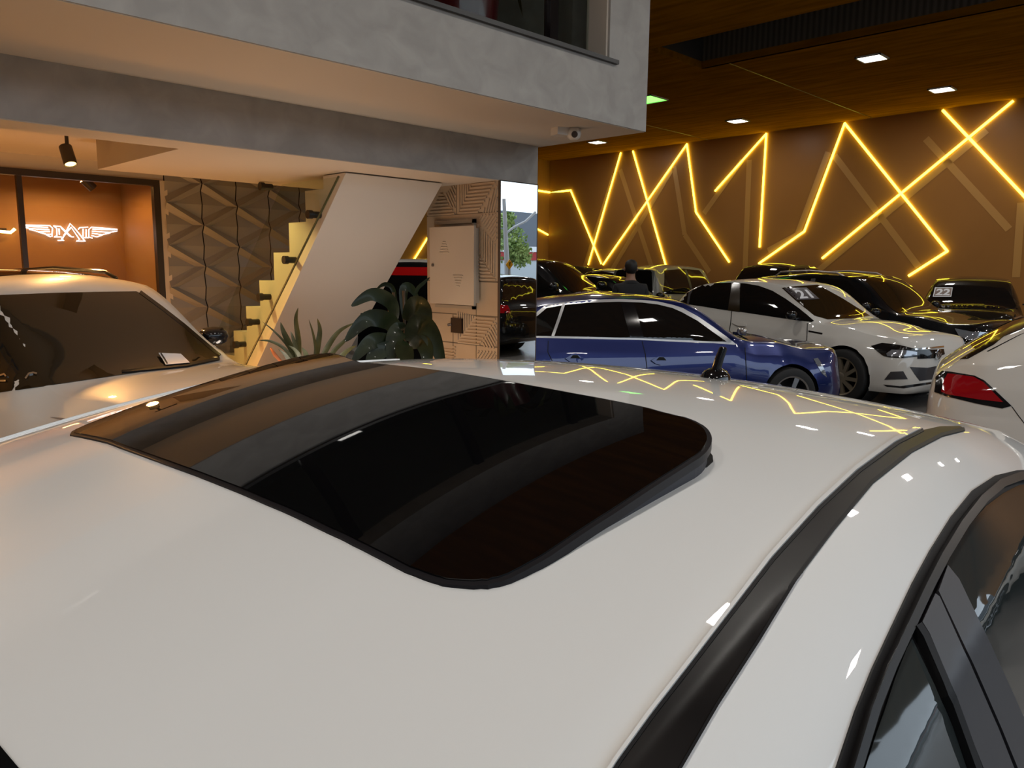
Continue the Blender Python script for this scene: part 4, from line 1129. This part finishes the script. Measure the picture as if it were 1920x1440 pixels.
stroke('wing', [[(225, 250), (560, 258), (590, 285), (585, 380), (540, 375)], [(225, 265), (330, 290), (555, 305)], [(330, 300), (430, 325), (560, 325)], [(430, 330), (520, 355), (575, 355)], [(520, 358), (570, 385)], [(260, 262), (540, 280)]])
stroke('wing', [[(1320, 300), (1030, 275), (1000, 300), (1000, 385), (1040, 400)], [(1320, 318), (1230, 335), (1035, 320)], [(1240, 340), (1150, 360), (1035, 345)], [(1150, 365), (1090, 385), (1030, 370)], [(1290, 305), (1040, 298)]])
stroke('letter_m', [[(600, 262), (680, 268), (805, 385), (830, 385)], [(612, 270), (640, 290), (640, 370), (610, 385), (690, 385)], [(665, 290), (668, 360)], [(690, 285), (790, 380)], [(880, 300), (900, 280), (990, 275)], [(935, 295), (935, 380)], [(968, 300), (968, 390), (1000, 395), (935, 395)]])
stroke('letter_a', [[(650, 425), (720, 425), (700, 412), (790, 235), (850, 300), (950, 425), (960, 432), (860, 432), (895, 415), (800, 275), (690, 412)], [(715, 370), (790, 290)]])
# two small desk lamps of light on the office side: sconces
for px, py in ((275, 437), (8, 432)):
    p = ony(px, py, OB - .10); r = empty('wall_sconce', p); tag(r, 'small warm wall light right of the winged sign' if px > 100 else 'small warm wall light left of the winged sign', 'wall light', 'office wall lights')
    b = MB(); b.tube([(-.08, 0, -.01), (.06, 0, -.02), (.10, -.02, .02)], .016, 8); b.build('tube', mat('warm lamp', (1, .8, .4), .5, emit=(1, .66, .22), estr=9), r)
    b = MB(); b.box((0, .05, 0), (.05, .09, .05)); b.build('bracket', BRN, r)
for x in (-1.5, .6, 2.7):
    tl_ = bpy.data.lights.new('office lamp', 'SPOT'); tl_.energy = 40; tl_.color = (1, .52, .15); tl_.spot_size = 3.0; tl_.spot_blend = .4; tl_.shadow_soft_size = .06
    o = bpy.data.objects.new('office_light', tl_); COL.objects.link(o); o.location = (x, 9.5, 2.62)

# track spotlights
SPB = mat('dark bronze spot', (.035, .022, .010), .4)


def spot(loc, aim, label, e):
    r = empty('track_spotlight', loc); tag(r, label, 'spotlight', 'track spotlights')
    M = Vector(aim).to_track_quat('-Z', 'Y').to_matrix().to_4x4() @ Matrix.Scale(.74, 4)
    b = MB(); b.lathe([(0, .105), (.055, .105), (.064, .095), (.066, -.10), (.063, -.125), (.058, -.125), (.056, -.108)], M, 28); b.build('can', SPB, r, smooth=40)
    b = MB(); b.lathe([(0, -.108), (.056, -.108)], M, 24); b.build('lens', mat('spot lens', (1, .85, .5), .4, emit=(1, .62, .20), estr=3.), r)
    b = MB(); b.tube([(0, 0, .06), (0, 0, 2.69 - loc[2])], .014, 10); b.build('stem', SPB, r)
    b = MB(); b.box((.06, 0, 2.68 - loc[2]), (.22, .03, .02)); b.build('adapter', SPB, r)
    l = bpy.data.lights.new('spot', 'SPOT'); l.energy = e; l.color = (1, .50, .15); l.spot_size = 2.3; l.spot_blend = .8; l.shadow_soft_size = .05
    o = bpy.data.objects.new('spot_light', l); COL.objects.link(o); o.parent = r; o.matrix_local = Matrix.Translation((M @ Vector((0, 0, -.18)))) @ M.to_quaternion().to_matrix().to_4x4()


q = at_depth(127, 290, 6.3); am = HR * .42 - HF * .34 - Vector((0, 0, 1))
spot(tuple(q), am, 'cylindrical ceiling spotlight above the glass office door', 190)
spot((q.x - 1.7, q.y, q.z), am, 'spotlight further left on the track', 190)
spot((q.x - 3.6, q.y, q.z), am, 'spotlight at the far left of the track', 120)
q = ony(167, 344, 9.3); r = empty('track_spotlight', q); tag(r, 'small dark spotlight inside the office behind the glass', 'spotlight')
b = MB(); b.tube([(-.05, 0, .04), (.04, 0, -.05)], .05, 14); b.build('can', SPB, r); b = MB(); b.tube([(-.05, 0, .04), (-.05, 0, 2.66 - q.z)], .012, 8); b.build('stem', SPB, r)
# stair spot and added area lights imitating warm floor bounce
def aim_light(name, kind, loc, to, e, col, **k):
    l = bpy.data.lights.new(name, kind); l.energy = e; l.color = col
    for a, v in k.items(): setattr(l, a, v)
    o = bpy.data.objects.new(name, l); COL.objects.link(o); o.location = loc
    o.rotation_euler = (Vector(to) - Vector(loc)).to_track_quat('-Z', 'Y').to_euler(); return o


aim_light('stair_spot', 'SPOT', (2.85, 7.55, 2.62), (3.75, 6.95, 1.35), 130, (1, .66, .22), spot_size=1.35, spot_blend=.6, shadow_soft_size=.04)
aim_light('overhang_bounce_fill', 'AREA', (1.2, 2.95, .2), (1.2, 3.2, 3), 12, (1, .72, .48), shape='RECTANGLE', size=4.0, size_y=1.2)  # added fill, imitates floor bounce onto the overhang; no lamp there
aim_light('stair_bounce_fill', 'AREA', (3.3, 5.2, .15), (3.9, 6.2, 2.2), 18, (1, .84, .70), shape='RECTANGLE', size=1.0, size_y=.5)  # added fill to brighten the stair underside, not a fixture
aim_light('soffit_bounce_fill', 'AREA', (.3, 7.5, .15), (.3, 7.2, 3), 62, (1, .42, .10), shape='RECTANGLE', size=6.0, size_y=1.0)  # added fill, imitates lit floor bouncing warm light onto the soffit

# security camera
q = onz(1050, 240, Zs - .004); cc = empty('security_camera', q); tag(cc, 'white dome security camera under the concrete overhang', 'camera')
WP = mat('white plastic', (.62, .58, .53), .35)
u = HR
b = MB(); b.box((0, 0, -.03), (.11, .11, .06), Matrix.Rotation(-.3, 3, 'Z')); b.build('junction_box', WP, cc)
c_ = Vector((u.x * .115, u.y * .115, -.035)); b = MB(); b.lathe([(0, .05), (.035, .042), (.055, .02), (.060, -.01), (.052, -.04), (.03, -.058), (0, -.062)], Matrix.Translation(c_), 28); b.build('dome', WP, cc, smooth=True)
dv = (CAM - (q + c_)).normalized(); dv = (dv + u * .1 - Vector((0, 0, .25))).normalized()
b = MB(); b.tube([c_ + dv * .03, c_ + dv * .064], .026, 20); b.build('lens', mat('camera lens', (.05, .035, .03), .15), cc, smooth=40)
b = MB(); b.tube([Vector((0, 0, -.03)), c_], .02, 8); b.build('arm', WP, cc)

# plants under the stair
LEAF = noisy('dark green leaf', (.010, .016, .006), (.020, .030, .010), 8, 3, .4, coat=.12, spec=.25)
LEAFY = noisy('sword leaf', (.028, .034, .013), (.055, .062, .028), 10, 3, .42, spec=.25)


def leaf_px(b, P, wpx, d0, dd=0., fold=.25, n=9, tipw=0.05, prof=1.0):
    """P photo points base..tip; built as a real folded blade at its own distance."""
    Q = smooth_poly([(p[0], p[1], 0) for p in P], False, 6); m = len(Q); o = len(b.v)
    for i, q in enumerate(Q):
        t = i / (m - 1); d = d0 + dd * t; c = at_depth(q[0], q[1], d)
        a = Q[max(i - 1, 0)]; e = Q[min(i + 1, m - 1)]; tx, ty = e[0] - a[0], e[1] - a[1]; l = math.hypot(tx, ty) or 1
        s = (HR * (-ty / l) + Vector((0, 0, 1)) * (-tx / l))
        w = wpx / FPX * d * .5 * max(tipw, (math.sin(math.pi * min(1, t * .9 + .08)) ** .8) if prof == 1 else (1 - t ** 3) * (.55 + .45 * min(1, t * 3)))
        b.v += [tuple(c + s * w - HF * fold * w), tuple(c), tuple(c - s * w - HF * fold * w)]
    for i in range(m - 1):
        k = o + i * 3; b.f += [(k, k + 1, k + 4, k + 3), (k + 1, k + 2, k + 5, k + 4)]


base = at_depth(740, 720, 6.05); r = empty('leafy_plant', (base.x, base.y, 0)); tag(r, 'large plant with broad dark green drooping leaves beside the tiled wall', 'potted plant')
ro = Vector(r.location)
for P, w, d, dd in (([(742, 600), (733, 567), (698, 552), (659, 574)], 27, 6.0, -.25), ([(745, 640), (733, 605), (690, 598), (647, 640)], 34, 5.95, -.35), ([(745, 600), (738, 545), (722, 533), (706, 542)], 9, 6.05, .0), ([(760, 600), (778, 572), (795, 585), (803, 625)], 36, 5.9, -.2),
                    ([(755, 620), (750, 618), (738, 640), (731, 690)], 34, 5.8, -.2), ([(765, 640), (785, 607), (810, 630), (832, 690)], 40, 5.8, -.2), ([(758, 600), (757, 545), (770, 540), (785, 562)], 18, 6.1, .1), ([(765, 610), (780, 548), (795, 530), (806, 520)], 7, 6.0, .0),
                    ([(745, 640), (715, 637), (690, 645), (660, 680)], 30, 5.75, -.3), ([(760, 640), (757, 650), (762, 670), (765, 700)], 34, 5.7, -.2), ([(745, 645), (720, 655), (700, 670), (690, 700)], 30, 5.7, -.2), ([(770, 650), (790, 640), (800, 660), (802, 700)], 30, 5.75, -.2), ([(748, 620), (725, 600), (700, 600), (676, 588)], 22, 6.05, -.1)):
    b = MB(); leaf_px(b, P, w, d, dd); b.v = [tuple(Vector(v) - ro) for v in b.v]; b.build('leaf', LEAF, r, smooth=True, fix=False)
b = MB()
for P in ([(752, 720), (748, 640), (742, 600), (738, 548)], [(756, 720), (760, 640), (758, 590), (757, 545)], [(760, 720), (768, 650), (778, 575)], [(750, 720), (740, 650), (733, 600), (728, 570)]): b.tube([at_depth(*p, 6.0) - ro for p in P], .011, 7)
b.build('stems', mat('brown green stem', (.05, .03, .012), .5), r, smooth=True)
POT = mat('dark planter', (.015, .013, .012), .5)
b = MB(); b.lathe([(0, .0), (.17, 0), (.21, .55), (.22, .60), (.20, .60), (.19, .55), (0, .55)], None, 28); b.build('pot', POT, r, smooth=40)
base = at_depth(570, 700, 6.5); r = empty('spiky_plant', (base.x, base.y, 0)); tag(r, 'spiky plant with long sword leaves in front of the sloping stair underside', 'potted plant')
ro = Vector(r.location)
for P, w, d, dd in (([(562, 690), (560, 640), (555, 600), (559, 577)], 11, 6.5, .1), ([(560, 690), (545, 650), (532, 622), (526, 604)], 13, 6.5, -.1), ([(560, 690), (540, 650), (515, 622), (492, 603)], 5, 6.5, -.2), ([(560, 690), (535, 655), (508, 640), (484, 638)], 7, 6.45, -.2), ([(590, 690), (595, 655), (600, 620), (595, 597)], 12, 6.55, .1),
                    ([(590, 690), (592, 655), (587, 625), (579, 599)], 6, 6.5, .1), ([(596, 690), (612, 655), (635, 622), (665, 605)], 11, 6.5, -.15), ([(560, 690), (557, 660), (550, 635), (545, 621)], 9, 6.4, -.1), ([(568, 695), (562, 668), (552, 655), (541, 648)], 8, 6.35, -.2), ([(572, 695), (575, 672), (572, 660), (566, 652)], 11, 6.35, -.2),
                    ([(605, 695), (625, 660), (645, 640), (660, 625)], 9, 6.4, -.1), ([(556, 695), (545, 680), (535, 665), (522, 655)], 9, 6.35, -.2), ([(615, 695), (640, 668), (655, 655), (668, 648)], 10, 6.3, -.2), ([(580, 695), (590, 675), (600, 668), (612, 664)], 12, 6.3, -.2)):
    b = MB(); leaf_px(b, P, w, d, dd, prof=2); b.v = [tuple(Vector(v) - ro) for v in b.v]; b.build('leaf', LEAFY, r, smooth=True, fix=False)
b = MB(); b.tube([at_depth(*p, 6.3) - ro for p in ((540, 700), (527, 678), (515, 665), (507, 652))], [.006, .012, .016, .006], 8); b.build('flower_spike', mat('orange flower', (.45, .14, .05), .6), r, smooth=True)
b = MB(); b.lathe([(0, 0), (.24, 0), (.28, .50), (.29, .56), (.26, .56), (.25, .52), (0, .52)], None, 28); b.build('pot', POT, r, smooth=40)

# ------------------------------------------------------------------ street seen in the mirror
GB = mat('slate facade', (.10, .11, .13), .7)
a = mirrored(980, 397, 44); c = Vector((75, a.y - 1, 0)); a = Vector((-45, a.y + 1, a.z)); dr_ = Vector((0, -8, 0))
b = MB(); b.prism([(a.x, a.y, -.05), (c.x, c.y, -.05), (c.x, c.y, a.z), (a.x, a.y, a.z)], dr_); tag(b.build('building', GB), 'dark slate building across the street in the mirror', 'building')
a, c = mirrored(930, 474, 38), mirrored(1030, 474, 38)
r = empty('shop', (a.x, a.y, 0)); tag(r, 'low street shop with a red and white band in the mirror', 'shop'); ao = Vector((a.x, a.y, 0)); lx = Vector((c.x - a.x, c.y - a.y, 0))
for nm, z0, z1, m_, k in (('shop_wall', -.05, 2.1, mat('pale shop wall', (.45, .48, .50), .7), 0), ('sign_band', 2.1, 2.5, mat('red sign band', (.35, .03, .03), .6), .05), ('canopy', 2.5, 2.75, mat('white canopy', (.75, .75, .75), .6), .1)):
    b = MB(); b.prism([Vector((0, k, z0)), lx + Vector((0, k, z0)), lx + Vector((0, k, z1)), Vector((0, k, z1))], (0, -3, 0)); b.build(nm, m_, r)
q = mirrored(951, 470, 30); r = empty('street_tree', (q.x, q.y, 0)); tag(r, 'green street tree in the mirror', 'tree')
b = MB(); b.tube([(0, 0, -.05), (.05, 0, 1.5), (.0, 0, 2.6)], [.13, .10, .06], 8); b.build('trunk', mat('grey bark', (.16, .14, .12), .8), r)
random.seed(5); b = MB()
for cx, cy, rad in ((942, 420, .5), (950, 440, .65), (962, 450, .55), (972, 468, .45), (946, 465, .65), (952, 412, .35), (966, 470, .5), (982, 480, .4), (974, 486, .4)):
    cc_ = mirrored(cx, cy, 30) - Vector((q.x, q.y, 0))
    for i in range(170):
        d = Vector((random.gauss(0, 1), random.gauss(0, 1), random.gauss(0, 1))).normalized() * rad * random.random() ** .4
        t1 = Vector((random.gauss(0, 1), random.gauss(0, 1), random.gauss(0, 1))).normalized(); t2 = t1.orthogonal().normalized(); s = random.uniform(.05, .11); p = cc_ + d
        b.add([p - t1 * s, p + t2 * s * .5, p + t1 * s, p - t2 * s * .5], [(0, 1, 2, 3)])
b.build('foliage', noisy('street leaf', (.12, .20, .04), (.32, .40, .12), 2, 2, .6), r, fix=False)
q = mirrored(953, 480, 27); r = empty('utility_pole', (q.x, q.y, 0)); tag(r, 'grey leaning utility pole with a curved arm in the mirror', 'pole')
t_ = mirrored(944.5, 373, 27) - Vector((q.x, q.y, 0)); b = MB(); b.tube([(t_.x * -.3, t_.y * -.3, -.06), tuple(t_)], [.12, .06], 10); b.build('post', mat('concrete post', (.36, .34, .33), .8), r)
P = [mirrored(x, y, 27) - Vector((q.x, q.y, 0)) for x, y in ((950, 436), (963, 426), (985, 415), (1004, 397))]; b = MB(); b.tube(P, .04, 8); b.build('arm', mat('pale arm', (.5, .5, .5), .6), r)
q = mirrored(955, 496, 20); r = empty('road_sign', (q.x, q.y, 0)); tag(r, 'yellow diamond road sign in the mirror', 'road sign')
nd = Vector((0, 1, 0)); b = MB(); s = .13
b.prism([(0, 0, q.z + s), (s, 0, q.z), (0, 0, q.z - s), (-s, 0, q.z)], (0, -.02, 0)); pl_ = b.build('plate', mat('yellow sign', (.75, .36, .01), .5), r)
b = MB(); b.box((0, .004, q.z + .01), (.022, .008, .10)); b.box((.025, .004, q.z + .045), (.06, .008, .018)); b.build('symbol', INK, pl_)
b = MB(); b.tube([(0, -.03, -.06), (0, -.03, q.z)], .025, 8); b.build('post', mat('sign post', (.3, .3, .3), .6), r)

pl0 = bpy.data.lights.new('daylight portal', 'AREA'); pl0.shape = 'RECTANGLE'; pl0.size = 30; pl0.size_y = 5.3; pl0.cycles.is_portal = True
o = bpy.data.objects.new('daylight_portal', pl0); COL.objects.link(o); o.location = (6, -7.3, 2.65); o.rotation_euler = (math.pi / 2, 0, 0)
# remaining shell
struct(MB().box2((-9.15, -7.5, 0), (-9, 20, CEIL)), 'wall_rear', mat('dim taupe wall', (.20, .17, .14), .7))
struct(MB().box2((-9, 19.9, 0), (21.5, 20, CEIL)), 'wall_far', mat('dim taupe wall', (.20, .17, .14), .7))

# ------------------------------------------------------------------ light and camera
w = bpy.data.worlds.new('World'); S.world = w; w.use_nodes = True
bg = w.node_tree.nodes['Background']; bg.inputs[0].default_value = (.74, .87, 1, 1); bg.inputs[1].default_value = 1.5

cd = bpy.data.cameras.new('Camera'); cam = bpy.data.objects.new('Camera', cd); COL.objects.link(cam)
cd.sensor_fit = 'HORIZONTAL'; cd.sensor_width = 36; cd.lens = FPX / 1920 * 36; cd.clip_start = .02; cd.clip_end = 300
Mx = Matrix((CR, CU, -CF)).transposed().to_4x4(); Mx.translation = CAM; cam.matrix_world = Mx
S.camera = cam
S.view_settings.view_transform = 'Standard'; S.view_settings.look = 'None'; S.view_settings.gamma = 1; S.view_settings.exposure = 0.5
S.view_settings.use_curve_mapping = False
S.cycles.use_denoising = True; S.cycles.max_bounces = 10; S.cycles.sample_clamp_indirect = 6; S.cycles.caustics_reflective = False; S.cycles.caustics_refractive = False
